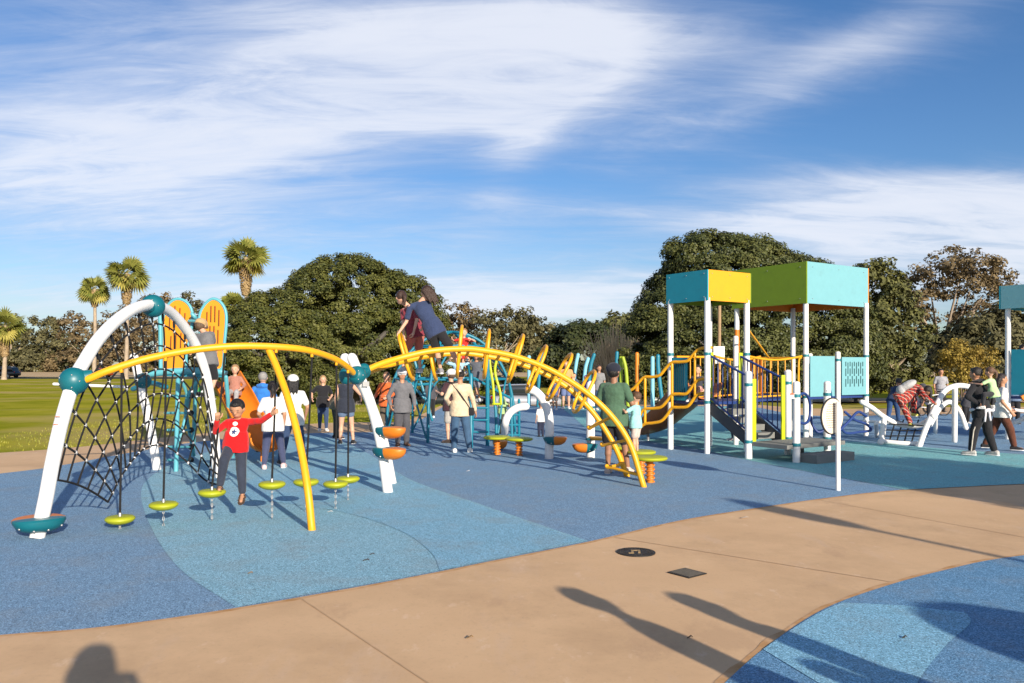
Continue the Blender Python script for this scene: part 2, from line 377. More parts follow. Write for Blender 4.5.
teal = gl([(585, 428), (640, 440), (700, 450), (760, 463), (850, 480), (905, 490.4)])+gl([(960, 487.6), (1024, 484.6), (1200, 478.6)])+[G(1200, 464)]+gl([(1024, 455), (940, 449), (864, 443), (800, 438), (760, 430)])+[G(730, 407), G(640, 407), G(562, 407)]+gl([(563, 409), (573, 417), (583, 426)])
sheet('rubber_patch', teal, .012, RTE)
LP = gl([(236, 608.6), (180, 570), (152, 530), (141, 495), (150, 478), (175, 463), (210, 452), (260, 441), (300, 436)])+gl([(320, 436), (350, 445), (375, 458), (410, 480), (480, 505), (588, 542)])+gl([(500, 559.6), (400, 579.6), (300, 597)])
sheet('rubber_patch', LP, .012, RLB)
sheet('rubber_patch', gl([(440, 571.9), (430, 553), (400, 532), (350, 515), (290, 505), (235, 500)])+gl([(250, 480), (300, 470), (378, 465), (410, 482), (480, 507), (580, 541.8)])+[G(540, 550.6), G(500, 559.4)], .016, RLB2)
br = gl([(640, 800), (690, 725), (725, 684), (770, 645), (820, 612), (870, 592), (940, 572), (1024, 556), (1200, 541), (1500, 522)])
sheet('rubber_surface', br+[V(30, 2, 0), V(6, -6, 0)], .008, RBR)
sheet('rubber_patch', gl([(763, 651), (790, 632), (820, 613.6), (842, 604)])+[G(905, 607)]+gl([(966, 614), (970, 625), (945, 648), (915, 690), (900, 760), (890, 900)])+[G(860, 710)], .012, RLB3)
JM = mat('joint', (.50, .325, .18), .9)
def strip(name, a, b, w, z, m):
    d = (b-a).normalized(); n = V(-d.y, d.x, 0)*w/2; return sheet(name, [a-n, b-n, b+n, a+n], z, m)
for a, b in (((300, 602), (450, 700)), ((0, 662), (300, 598.5)), ((640, 533), (1024, 592)), ((560, 640), (390, 700))): pass
EDGE = mat('edge_stain', (.44, .24, .10), .9, .3, 6, 0, None, .1, col2=(.58, .37, .21), contrast=1.4)
def edge(pl, w, name='path_edge'):
    pl = [Vector(p) for p in pl]; out_ = []
    for i, p in enumerate(pl):
        d = (pl[min(i+1, len(pl)-1)]-pl[max(i-1, 0)]).normalized(); out_.append(p+V(d.y, -d.x, 0)*w*random.uniform(.55, 1.25))
    sheet(name, pl+out_[::-1], .006, EDGE)
edge(low, .05); edge(br, -.05)
jl = [(G(300, 598.5), G(452, 700)), (G(615, 538), G(890, 582.5)), (G(820, 500.5), G(1080, 548))]
for a, b in jl: strip('path_joint', a, b, .012, .0082, JM)
DIRT = mat('dry_dirt', (.5, .36, .2), .95, .15, .3, .3, 4, .1)
ASPH = mat('asphalt', (.055, .055, .055), .9, .15, .5, .3, 20, .2)
sheet('dirt_strip', [V(-420, 128, 0), V(420, 128, 0), V(420, 232, 0), V(-420, 232, 0)], .05, DIRT)
sheet('road', [V(-260, 112, 0), V(-12, 112, 0), V(-12, 123, 0), V(-260, 123, 0)], .05, ASPH)
sheet('car_park', [V(-6, 45.5, 0), V(45, 45.5, 0), V(45, 57, 0), V(-6, 57, 0)], -.98, ASPH)
sheet('dirt_patch', [V(19, 62.5, 0)]+cr([V(22, 60, 0), V(34, 59, 0), V(44, 62, 0), V(40, 68, 0), V(24, 67, 0)], 5), -.9, DIRT)
# manhole and grate
def coverm():
    return mat('cast_iron', (.035, .03, .024), .55, .3, 30, .3, 120, .5, .4)
IRON = coverm()
c = G(636, 553); t = thing('manhole_cover', 'round dark iron cover with tan emblem set in the concrete path', 'manhole cover', (c.x, c.y, .0))
mb = MB(); mb.tube([c+V(0, 0, .004), c+V(0, 0, .013)], .185, 40); mb.build('cover_plate', IRON, t)
mb = MB()
for k in range(40):
    a = 2*math.pi*k/40; mb.box(c+V(math.cos(a)*.155, math.sin(a)*.155, .0145), (.012, .012, .003), Matrix.Rotation(a, 3, 'Z'))
for k in range(24):
    a = 2*math.pi*k/24; mb.box(c+V(math.cos(a)*.12, math.sin(a)*.12, .0145), (.01, .01, .003), Matrix.Rotation(a, 3, 'Z'))
mb.build('tread_studs', IRON, t)
EMB = mat('cast_emblem', (.33, .22, .1), .6)
mb = MB()
for dx in (-.035, .03): mb.box(c+V(dx, -.004, .0155), (.022, .12, .004), Matrix.Rotation(R(-8), 3, 'Z'))
mb.box(c+V(.0, .05, .0152), (.085, .022, .004)); mb.box(c+V(-.055, -.06, .0152), (.05, .02, .004))
mb.build('emblem', EMB, t)
g0 = G(687, 574); t = thing('drain_cover', 'small square grey metal cover flush in the tan path', 'drain cover', (g0.x, g0.y, 0))
Mz = Matrix.Rotation(R(38), 3, 'Z')
mb = MB(); mb.box(g0+V(0, 0, .009), (.24, .24, .008), Mz, .002); mb.build('frame', IRON, t)
mb = MB()
for i in range(9): mb.box(g0+Mz@V(0, -.096+i*.024, .0145), (.2, .01, .004), Mz)
mb.build('grating', mat('worn_iron', (.09, .08, .065), .6, .2, 30), t)
# ------------------------------------------------------------------ people
SKIN = {}
def skin(k):
    c = {'tan': (.42, .215, .125), 'light': (.55, .32, .215), 'brown': (.27, .135, .08), 'dark': (.12, .06, .038)}[k]
    if k not in SKIN: SKIN[k] = mat('skin_'+k, c, .5, .06, 18, .08, 90, .35, sss=.05)
    return SKIN[k]
HAIRM = {}
def hairm(c):
    if c not in HAIRM: HAIRM[c] = mat('hair', c, .45, .25, 60, .5, 180, .5)
    return HAIRM[c]
EYEW = mat('eye_white', (.45, .42, .4), .5); EYED = mat('iris', (.02, .012, .008), .2); LIPS = mat('lips', (.38, .13, .1), .5)
def ik(a, t, l1, l2, hint):
    a = Vector(a); t = Vector(t); d = t-a; L = d.length
    if L > (l1+l2)*.995: t = a+d*((l1+l2)*.995/L); d = t-a; L = d.length
    L = max(L, abs(l1-l2)*1.05, .02)
    x = (l1*l1-l2*l2+L*L)/(2*L); h = math.sqrt(max(l1*l1-x*x, 0)); u = d.normalized()
    n = hint-u*hint.dot(u); n = n.normalized() if n.length > 1e-4 else u.orthogonal().normalized()
    return a+u*x+n*h, t
def hand(mb, w, d, pn, side, s, curl=25, thick=1.0):
    """palm and five fingers; w wrist, d direction, pn palm normal (fingers curl towards it), side = towards the thumb"""
    d = d.normalized(); pn = (pn-d*pn.dot(d)).normalized(); sd = d.cross(pn); 
    if sd.dot(side) < 0: sd = -sd
    Mx = Matrix((sd, d, pn)).transposed()
    mb.ell(w+d*s*.42, (s*.24, s*.36, s*.12), 14, 8, Mx)
    mb.cap(w-d*s*.05, s*.15, w+d*s*.3, s*.17, 8)
    for i, (o, l) in enumerate(((.17, .36), (.06, .40), (-.055, .37), (-.165, .29))):
        p = w+d*s*.68+sd*s*o; q = d
        for k, f in enumerate((.45, .32, .25)):
            a = R(curl*(1+.25*k)); q = Quaternion(d.cross(pn), -0.0) @ q
            ax = d.cross(pn).normalized(); q = Quaternion(ax, a) @ q
            e = p+q*s*l*f; mb.cap(p, s*.062*thick*(1-.1*k), e, s*.056*thick*(1-.1*k), 8); p = e
    p = w+d*s*.22+sd*s*.2; q = (sd*.75+d*.6+pn*.35).normalized()
    for f in (.28, .2):
        e = p+q*s*f; mb.cap(p, s*.075*thick, e, s*.065*thick, 8); p = e; q = (q+d*.5+pn*math.sin(R(curl))*.7-sd*.35*(curl > 35)).normalized()
def person(label, loc, face=180, h=1.7, cat='person', group=None, lean=0, side_lean=0, hipz=None, feet=None, hands=None, headpitch=0, headyaw=0,
           sk='tan', hair='short', hc=(.02, .014, .01), cap=None, top=(.5, .5, .5), sleeve='short', bottom=(.05, .07, .14), legs='long', shoes=(.6, .6, .6), sole=(.7, .7, .7),
           hk=None, bulk=1.0, facef=None, curl=25, vx=.0105, elbow=None, knee=None, socks=None, name='person', J=None, hood=False, sandals=False, pn=None, mats=None):
    loc = Vector(loc); a = R(face); Fd = V(-math.sin(a), math.cos(a), 0); Rt = V(math.cos(a), math.sin(a), 0); Z = V(0, 0, 1)
    hk = hk or (1.0 if h > 1.5 else 1.0+.42*(1.5-h)/.7+.06); bulk *= 1.0
    J = J or {}
    U = (Z*math.cos(R(lean))+Fd*math.sin(R(lean))); 
    if side_lean: U = (U+Rt*math.tan(R(side_lean))).normalized()
    Fp = (Fd-U*Fd.dot(U)).normalized()
    hipz = (hipz if hipz is not None else .515)*h
    hip = Vector(J.get('hip', loc+Z*hipz))
    top_s = .30*h; sh_w = .103*h*(.96 if h < 1.5 else 1)
    neck = hip+U*.335*h*(1-.05*(h < 1.4))
    sh = [neck-U*.042*h+Rt*s*sh_w for s in (-1, 1)]
    if 'sh' in J: sh = [Vector(p) for p in J['sh']]; neck = Vector(J['neck'])
    Ux_ = (neck-hip).normalized(); Fx_ = (Fd-Ux_*Fd.dot(Ux_)).normalized(); hj = [hip+Rt*s*.047*h*bulk-Fx_*.014*h for s in (-1, 1)]
    hp = R(headpitch); hy = R(headyaw)
    Fh = Quaternion(Z, hy) @ Fd; Uh = (U*.35+Z*.65).normalized(); Rh = Fh.cross(Uh).normalized()
    Uh = Quaternion(Rh, hp) @ Uh; Fh = Uh.cross(Rh).normalized()
    if Fh.dot(Quaternion(Z, hy) @ Fd) < 0: Fh = -Fh
    hs = h*hk; hr = .068*hs
    hd = Vector(J['head']) if 'head' in J else neck+(U*.3+Uh*.7).normalized()*(.035*h+hr*.95)
    # legs
    ft = []; kn = []; an = []
    for i, s in enumerate((-1, 1)):
        f = feet[i] if feet else None
        if f is None: t_ = loc+Rt*s*.06*h+Fd*.0+Z*.045*h
        elif isinstance(f, Vector): t_ = f+Z*.045*h
        else: t_ = loc+Rt*f[0]*h+Fd*f[1]*h+Z*(f[2]+.045)*h
        k_, t2 = ik(hj[i], t_, .235*h, .235*h, (Vector(knee[i]) if knee else Fd+Rt*s*.15)); kn.append(k_); an.append(t2)
    hw = []; el = []
    for i, s in enumerate((-1, 1)):
        q = hands[i] if hands else None
        if q is None: t_ = sh[i]-Z*.3*h+Rt*s*.045*h+Fd*(.02+.02*random.random())*h
        elif isinstance(q, Vector): t_ = q
        else: t_ = sh[i]+Rt*q[0]*h+Fd*q[1]*h+Z*q[2]*h
        e_, t2 = ik(sh[i], t_, .168*h, .15*h, (Vector(elbow[i]) if elbow else -Fd*.8+Rt*s*.5-Z*.3)); el.append(e_); hw.append(t2)
    T = thing(name, label, cat, (loc.x, loc.y, loc.z), group)
    def torso(mb, g, lo=-.035, hi=1.0, nk=True):
        b = bulk; rows = [(-.04, .075, .062), (.0, .098, .07), (.05, .09, .064), (.11, .079, .056), (.18, .086, .06), (.245, .098, .062), (.29, .097, .052), (.32, .06, .04)]
        sc_ = (neck-hip).length/(.335*h); Ux = (neck-hip).normalized(); Fx = (Fd-Ux*Fd.dot(Ux)).normalized(); Rx = Ux.cross(Fx)
        rr = [(hip+Ux*z*h*sc_, Rx*(w*h*b+g), Fx*(d*h*b+g)) for z, w, d in rows if z >= lo and z <= hi]
        mb.loft(rr, 20)
        return Ux, Fx, Rx
    B = MB(); Ux, Fx, Rx = torso(B, -.004*h)
    B.cap(neck-Ux*.02*h, .034*h, hd-Uh*hr*.35, .031*h*hk**.5)
    Mh = Matrix((Rh, Fh, Uh)).transposed()
    B.ell(hd+Uh*hr*.12-Fh*hr*.06, (hr*.78, hr*.93, hr*.98), 22, 16, Mh)
    B.ell(hd-Uh*hr*.42+Fh*hr*.2, (hr*.56, hr*.62, hr*.56), 18, 12, Mh)
    B.ell(hd+Fh*hr*.86-Uh*hr*.16, (hr*.13, hr*.2, hr*.17), 10, 8, Mh)
    B.ell(hd+Fh*hr*.74-Uh*hr*.5, (hr*.24, hr*.12, hr*.12), 10, 8, Mh)
    for s in (-1, 1): B.ell(hd+Rh*s*hr*.8-Uh*hr*.05, (hr*.1, hr*.17, hr*.25), 10, 8, Mh)
    for i, s in enumerate((-1, 1)):
        B.cap(hj[i], .056*h*bulk, kn[i], .035*h*bulk); B.cap(kn[i], .033*h*bulk, an[i], .020*h)
        B.cap(kn[i].lerp(an[i], .15), .030*h, kn[i].lerp(an[i], .42), .033*h)
        B.cap(sh[i], .033*h*bulk, el[i], .0235*h*bulk); B.cap(el[i], .0235*h*bulk, hw[i], .0155*h)
        B.cap(neck-Ux*.03*h, .03*h, sh[i], .033*h)
        fd = Vector(J['toe'][i]) if 'toe' in J else (Fd+Rt*s*.15).normalized()
        b0 = an[i]-Z*.022*h
        B.cap(b0-fd*.015*h, .022*h, b0+fd*.085*h-Z*.006*h, .016*h)
        dd = (hw[i]-el[i]).normalized(); ps = Vector(pn[i]) if pn else -Rt*s
        hand(B, hw[i], dd, ps, Fd if not pn else Z, .102*h*(.95+.1*(h < 1.4)), curl if not hasattr(curl, '__len__') else curl[i], 1.25 if vx > .008 else 1.05)
    tn = None
    body = vox(B, vx, 'body', skin(sk), T, 2)
    tm = cloth(top); bmm = cloth(bottom)
    # top
    if top is not None:
        C = MB(); g_ = .012*h if h > 1.4 else .014*h
        Ux, Fx, Rx = torso(C, g_, .0); hw_ = .116*h*bulk+g_; hd_ = .09*h*bulk+g_
        C.loft([(hip+Ux*z*h+Fx*.006*h, Rx*hw_*k_, Fx*hd_*k_) for z, k_ in ((-.07, 1.0), (-.04, 1.02), (.02, 1.0), (.07, .93), (.12, .85))], 20)
        for i, s in enumerate((-1, 1)):
            C.cap(neck-Ux*.028*h, .036*h, sh[i]-Rt*s*.01*h, .036*h)
            if sleeve == 'long': C.cap(sh[i], .037*h*bulk, el[i], .032*h*bulk); C.cap(el[i], .032*h*bulk, hw[i].lerp(el[i], .06), .025*h)
            elif sleeve == 'short': C.cap(sh[i], .037*h*bulk, sh[i].lerp(el[i], .72), .037*h*bulk)
            else: C.ell(sh[i]-Rt*s*.02*h, .042*h)
        if hood: C.ell(neck-Fx*.045*h, (.062*h, .035*h, .04*h)); C.tube([neck+Fx*.03*h+Rx*.05*h, neck-Fx*.04*h+Rx*.06*h, neck-Fx*.07*h, neck-Fx*.04*h-Rx*.06*h, neck+Fx*.03*h-Rx*.05*h], .024*h, 8)
        tn = vox(C, vx*1.15, 'shirt', tm, T, 3)
    # bottoms
    D = MB(); Ux, Fx, Rx = torso(D, .006*h, -.045, .055)
    for i, s in enumerate((-1, 1)):
        if legs == 'long':
            D.cap(hj[i].lerp(kn[i], .1), .063*h*bulk, kn[i], .05*h*bulk); D.cap(kn[i], .052*h*bulk, an[i].lerp(kn[i], .08), .037*h*bulk)
        elif legs == 'tight':
            D.cap(hj[i], .063*h*bulk, kn[i], .046*h*bulk); D.cap(kn[i], .046*h*bulk, an[i].lerp(kn[i], .08), .03*h)
        elif legs == 'shorts':
            D.cap(hj[i], .068*h*bulk, hj[i].lerp(kn[i], .85), .056*h*bulk)
        elif legs == 'hot':
            D.cap(hj[i], .066*h*bulk, hj[i].lerp(kn[i], .4), .06*h*bulk)
        elif legs == 'skirt':
            D.cap(hj[i], .07*h, hj[i].lerp(kn[i], .55), .075*h)
    vox(D, vx*1.15, {'long': 'trousers', 'tight': 'leggings', 'skirt': 'skirt'}.get(legs, 'shorts'), bmm, T, 3)
    for i, s in enumerate((-1, 1)):
        fd = Vector(J['toe'][i]) if 'toe' in J else (Fd+Rt*s*.15).normalized(); b0 = an[i]-Z*.024*h
        if socks: MB().cap(an[i]-Z*.01*h, .027*h, an[i].lerp(kn[i], .3), .033*h).build('sock', cloth(socks), T)
        if shoes is None and not sandals: continue
        rr_ = fd.cross(Z).normalized()
        S = MB(); S.loft([(b0-fd*.05*h, rr_*.012*h, Z*.014*h), (b0-fd*.042*h, rr_*.026*h, Z*.028*h), (b0+Z*.008*h, rr_*.03*h, Z*.036*h), (b0+fd*.05*h-Z*.006*h, rr_*.034*h, Z*.022*h), (b0+fd*.09*h-Z*.009*h, rr_*.03*h, Z*.015*h), (b0+fd*.108*h-Z*.012*h, rr_*.014*h, Z*.008*h)], 14)
        if sandals:
            so_ = MB(); so_.loft([(b0+fd*x*h-Z*.021*h, rr_*w*h, Z*.006*h) for x, w in ((-.045, .018), (-.03, .027), (.02, .024), (.07, .032), (.1, .024), (.11, .012))], 12)
            s0 = so_.build('sandal_sole', cloth(shoes), T)
            st = MB()
            for x in (.015, .055): st.tube([b0+fd*x*h+rr_*.029*h-Z*.018*h, b0+fd*x*h+rr_*.02*h+Z*.012*h*(1 if x < .03 else .2), b0+fd*x*h-rr_*.02*h+Z*.012*h*(1 if x < .03 else .2), b0+fd*x*h-rr_*.029*h-Z*.018*h], .008*h, 6)
            st.build('sandal_strap', cloth(shoes), s0)
        else:
            s0 = S.build('shoe', cloth(shoes), T)
            so_ = MB(); so_.loft([(b0+fd*x*h-Z*.024*h, rr_*w*h, Z*.008*h) for x, w in ((-.05, .016), (-.035, .028), (.02, .029), (.07, .035), (.1, .026), (.112, .012))], 14)
            so_.build('sole', cloth(sole), s0)
    # hair, cap, face
    hm = hairm(hc); Hh = MB(); c0 = hd+Uh*hr*(.26 if cap is None else .04)-Fh*hr*.18
    if hair != 'none':
        Hh.ell(c0, (hr*.86, hr*.92, hr*.93), 20, 14, Mh)
        if cap is not None: pass
        elif hair == 'short': Hh.ell(hd+Uh*hr*.72+Fh*hr*.3, (hr*.58, hr*.5, hr*.34), 14, 10, Mh)
        else: Hh.ell(hd+Uh*hr*.66+Fh*hr*.3, (hr*.6, hr*.5, hr*.36), 14, 10, Mh)
        if hair in ('long', 'hang'):
            dn = (-Z if hair == 'hang' else -Ux)
            for s, k in ((-.55, .9), (0, 1.1), (.55, .9)):
                p = hd-Fh*hr*(.55 if hair == 'long' else -.1)+Rh*s*hr; q = p+dn*hr*.9*k-Fh*hr*.25*(hair == 'long'); Hh.cap(p, hr*.4, q, hr*.36); Hh.cap(q, hr*.36, q+dn*hr*1.4*k, hr*.14)
        if hair == 'pony':
            p = hd-Fh*hr*.95+Uh*hr*.35; q = p-Fh*hr*.4-Z*hr*.6; Hh.cap(p, hr*.3, q, hr*.34); Hh.cap(q, hr*.34, q-Z*hr*1.1, hr*.14)
        if hair == 'bun': Hh.ell(hd-Fh*hr*.9+Uh*hr*.6, hr*.4)
        vox(Hh, .0105 if vx > .008 else .007, 'hair', hm, T, 2)
    if cap is not None:
        K = MB(); K.ell(hd+Uh*hr*.38-Fh*hr*.1, (hr*.97, hr*1.08, hr*.86), 20, 12, Mh)
        K.loft([(hd+Uh*hr*.44+Fh*hr*.6, Rh*hr*.8, Uh*hr*.1), (hd+Uh*hr*.36+Fh*hr*1.15, Rh*hr*.66, Uh*hr*.07), (hd+Uh*hr*.3+Fh*hr*1.5, Rh*hr*.3, Uh*hr*.05)], 14)
        vox(K, .009, 'cap', cloth(cap), T, 2)
    if facef is None: facef = abs(((face+180) % 360)-0) < 80 or abs(((face+180) % 360)-360) < 80
    if facef:
        for s in (-1, 1):
            MB().ell(hd+Rh*s*hr*.3+Fh*hr*.775+Uh*hr*.02, (hr*.12, hr*.05, hr*.04), 12, 8, Mh).build('eye', EYED, T)
            MB().tube([hd+Rh*s*hr*x+Fh*hr*y+Uh*hr*z for x, y, z in ((.16, .80, .2), (.3, .79, .235), (.45, .7, .2))], hr*.028, 6).build('eyebrow', hm, T)
        MB().tube([hd+Rh*hr*x+Fh*hr*y-Uh*hr*z for x, y, z in ((-.2, .77, .5), (-.08, .85, .49), (.08, .85, .49), (.2, .77, .5))], [hr*.03, hr*.05, hr*.05, hr*.03], 8).build('mouth', LIPS, T)
    return dict(T=T, hip=hip, neck=neck, sh=sh, hd=hd, hr=hr, Fd=Fd, Rt=Rt, hw=hw, Ux=Ux, Fx=Fx, Rx=Rx, an=an, kn=kn, h=h, shirt=tn)
def gp(px, py): g_ = G(px, py); return g_
def hgt(py_foot, py_top): return CH*(py_foot-py_top)/(py_foot-HZ)
# ------------------------------------------------------------------ the arch climber on the left
def tubeobj(name, pts, r, m, par, n=14, per=8, smooth=True, rnd=True):
    p = cr(pts, per) if smooth else [Vector(q) for q in pts]
    return MB().tube(p, r, n, rnd=rnd).build(name, m, par)
base = G(37, 537)
CL = thing('arch_climber', 'big white arch climber with black rope net, teal hubs and curved yellow looped rails', 'climber', (base.x, base.y, 0))
archpix = [(37, 539, 8.3), (46, 498, 8.42), (53, 460, 8.5), (62, 420, 8.65), (74, 381, 8.8), (84, 362, 9.0), (98, 340, 9.3), (115, 322, 9.7), (134, 309, 10.2), (153, 305, 10.8), (170, 312, 11.4), (185, 328, 11.9), (197, 348, 12.3), (206, 375, 12.55), (211, 405, 12.7), (215, 440, 12.75), (217, 478, 12.8)]
AP = cr([P(*p) for p in archpix], 6)
AP[0].z = 0; AP[-1].z = 0
tubeobj('arch_tube', AP, .073, WHITE, CL, 20, smooth=False, rnd=False)
def hub(c, r, label=None, arms=()):
    h = MB(); h.ell(c, r, 28, 18)
    o = h.build('hub', TEALD, CL, label=label)
    for d in arms:
        d = Vector(d).normalized(); MB().tube([c+d*r*.8, c+d*r*1.15, c+d*r*1.35], [r*.55, r*.44, r*.36], 16).build('hub_collar', TEALD, o)
    for a in range(0, 360, 72):
        q = c+V(math.cos(R(a))*r*.72, -r*.62, math.sin(R(a))*r*.35); MB().ell(c+(q-c).normalized()*r, .009, 8, 6).build('bolt', STEEL, o)
    return o
H1 = P(74, 381, 8.8); H2 = P(153, 306, 10.8); H3 = P(357, 375, 11.1); H4 = P(143, 381, 13.8)
hub(H1, .152, arms=[(P(120, 366, 8.95)-H1), (P(62, 420, 8.65)-H1), (P(84, 362, 9.0)-H1)])
hub(H2, .155, arms=[(P(134, 309, 10.2)-H2), (P(170, 312, 11.4)-H2)])
hub(H4, .14)
for y in (416, 424, 431, 438):
    yy = P(61.5-(y-416)*.235, y, 8.62); MB().box(yy+V(.0, -.073, 0), (.05, .006, .009), None, .002).build('height_mark', mat('red_mark', (.5, .12, .06), .7), CL)
# second leg and stub tips
lb = [G(157, 470), P(151, 430, 13.8), P(143, 395, 13.8), P(134, 357, 13.8)]
tubeobj('white_leg', lb, .073, WHITE, CL, 18)
# crouched white bar behind hub 1
tubeobj('cross_rod', [P(54, 384, 12), P(80, 385, 12.2), P(127, 387, 12.6)], .022, WHITE, CL, 10)
# pod step at the foot: teal front half, orange back half
def boat(c, L, W, Hh, along, m1, m2, par, name='half_moon_step', lengthwise=False):
    """bowl-shaped step, flat on top; along = unit vector pointing to the second-colour end"""
    al = Vector(along).normalized(); ac = V(-al.y, al.x, 0)
    def half(sgn, m, parent, nm):
        mb = MB(); rows = []; n = 14
        for k in range(9):
            t = k/8*.985; xx = sgn*t*L/2; w = math.sqrt(1-t**2.4)*W/2; dp = Hh*math.sqrt(1-t**2.6); ring = []
            for j in range(n+1):
                a = math.pi*j/n; ring.append(c+al*xx+ac*(-math.cos(a)*w)+V(0, 0, -math.sin(a)**.8*dp))
            for q in (.9, .5, 0, -.5, -.9): ring.append(c+al*xx+ac*(w*q)+V(0, 0, .018*math.sqrt(1-t*t)))
            rows.append(ring)
        m_ = len(rows[0]); vs = [v for r_ in rows for v in r_]
        fs = [(i*m_+j, i*m_+(j+1) % m_, (i+1)*m_+(j+1) % m_, (i+1)*m_+j) for i in range(len(rows)-1) for j in range(m_)]
        fs += [tuple(range(m_)), tuple((len(rows)-1)*m_+j for j in range(m_))]
        mb.add(vs, fs); return mb.build(nm, m, parent)
    def lhalf(sd, m, parent, nm):
        rows = []; n = 8
        for k in range(17):
            t = -.985+1.97*k/16; w = math.sqrt(1-abs(t)**2.4)*W/2; dp = Hh*math.sqrt(1-abs(t)**2.6); ring = []
            for j in range(n+1):
                a_ = math.pi/2*j/n; ring.append(c+al*(t*L/2)+ac*(sd*math.cos(a_)*w)+V(0, 0, -math.sin(a_)**.8*dp))
            for q in (.01, .5, .9): ring.append(c+al*(t*L/2)+ac*(sd*w*q)+V(0, 0, .02*math.sqrt(1-t*t)))
            rows.append(ring)
        m_ = len(rows[0]); vs = [v for r_ in rows for v in r_]
        fs = [(i*m_+j, i*m_+(j+1) % m_, (i+1)*m_+(j+1) % m_, (i+1)*m_+j) for i in range(len(rows)-1) for j in range(m_)]+[tuple(range(m_)), tuple((len(rows)-1)*m_+j for j in range(m_))]
        return MB().add(vs, fs).build(nm, m, parent)
    fr = -1 if ac.y > 0 else 1
    if lengthwise: s = lhalf(fr, m1, par, name); lhalf(-fr, m2, s, 'step_half')
    else: s = half(-1, m1, par, name); half(1, m2, s, 'step_half')
    for x in ((-.38, -.13, .13, .38) if lengthwise else (-.34, -.12)):
        w = math.sqrt(1-abs(2*x)**2.4)*W/2; a_ = R(38); dp = Hh*math.sqrt(1-abs(2*x)**2.6)
        MB().ell(c+al*x*L+ac*fr*math.cos(a_)*w+V(0, 0, -math.sin(a_)**.8*dp), .013, 8, 6).build('bolt', STEEL, s)
    return s
fp = P(42, 519, 8.35)
boat(V(fp.x-.03, fp.y, fp.z), .50, .46, .14, (.8, .6, 0), TEALD, ORA, CL, lengthwise=True)
# rope net: arcs between the arch and a low arch behind, joined by cross ropes
tubeA = [AP[i] for i in range(len(AP)) if AP[i].z > .45 or i < 3]
A0 = [p for p in AP if p.z > .55]
Bp = cr([P(108, 502, 9.6), P(124, 472, 10.3), P(144, 449, 11.2), P(165, 446, 11.8), P(186, 461, 12.0), P(205, 480, 12.0), P(222, 486, 12.0)], 10)
NU, NV = 16, 6
def SA(u): return lerpl(A0, u)
Lf = [P(58, 486, 8.6), P(76, 497, 8.9), P(108, 500, 9.6)]
def net(u, v):
    a = SA(u); b = lerpl(Bp, u)
    p = a.lerp(b, v*.98+.02*v*v)
    # left edge drops towards the ground line
    p.z += .06*(1-u)**2*math.sin(math.pi*v); p.y += .25*math.sin(math.pi*v)*math.sin(math.pi*u)
    return p
NET = MB(); con = []
cols = []
for j in range(1, NV+1):
    v = (j/NV)**1.15; NET.tube([net(u/60, v) for u in range(61)], .0125, 6)
    cols.append(v)
for i in range(NU+1):
    u = i/NU; NET.tube([net(u, v/16) for v in range(17)], .0125, 6)
netob = NET.build('climbing_net', ROPE, CL)
cmesh = None
CONM = mat('net_connector', (.5, .5, .5), .4, .1, 30, 0, None, .5, .5)
first = None
for i in range(1, NU):
    for j, v in enumerate(cols):
        if (i+j) % 5 == 4 and j < 2: pass
        p = net(i/NU, v)
        if first is None:
            first = MB().ell((0, 0, 0), (.02, .02, .027), 8, 6).build('rope_connector', CONM); bpy.context.view_layer.update()
            first.parent = netob; base_o = ORG[netob.name]; first.location = p-base_o
            ORG[first.name] = p
        else:
            c_ = first.copy(); COL.objects.link(c_); c_.location = p-base_o
# sleeves where the ropes grip the arch
for i in range(0, NU+1):
    p = net(i/NU, 0); q = net(i/NU, .06); MB().tube([p.lerp(q, .9), p.lerp(q, 1.6)], .019, 10).build('rope_sleeve', BLACK, netob)
# yellow overhead beam
beamp = [(74, 381, 8.8), (88, 379, 8.8), (110, 370, 8.85), (150, 358, 9.0), (200, 349, 9.2), (250, 346, 9.45), (300, 349, 9.8), (330, 357, 10.3), (346, 366, 10.7), (357, 377, 11.1)]
BM = cr([P(*p) for p in beamp], 6)
tubeobj('overhead_rail', BM, .042, YEL, CL, 16, smooth=False)
lg = cr([P(268, 348, 9.6), P(277, 368, 9.5), P(290, 405, 9.2), (P(301, 450, 8.95)), (P(308, 492, 8.75)), G(312, 531)], 6)
tubeobj('yellow_leg', lg, .042, YEL, CL, 16, smooth=False)
# hub 3 with two white legs
hub(H3, .13, arms=[(P(400, 357, 11.6)-H3), (P(335, 362, 10.4)-H3)])
MB().ell(P(346, 376, 11.1), (.1, .1, .12), 18, 12).build('hub', TEALD, CL); MB().ell(P(364, 371, 11.3), (.1, .1, .11), 18, 12).build('hub', TEALD, CL)
l1 = [P(344, 357, 11.2), P(357, 376, 11.25), P(369, 405, 11.3), P(380, 445, 11.35), G(388, 493)]
l1 = [P(352, 358, 11.2), P(359, 375, 11.25), P(371, 405, 11.3), P(381, 445, 11.35), G(388, 493)]
l2 = [P(345, 358, 11.7), P(352, 368, 11.8), P(369, 400, 12.0), P(383, 440, 12.1), G(392, 484)]
tubeobj('white_leg', l1, .073, WHITE, CL, 18); tubeobj('white_leg', l2, .073, WHITE, CL, 18)
MB().box(P(366, 384, 11.15)+V(0, 0, 0), (.09, .004, .07)).build('maker_plate', mat('silver_plate', (.4, .4, .4), .4), CL)
for (x, y, Y) in ((389, 435, 11.3), (389, 456, 11.2)):
    c = P(x, y-7, Y); boat(c, .56, .28, .15, (.86, -.5, 0), TEALD, ORA, CL)
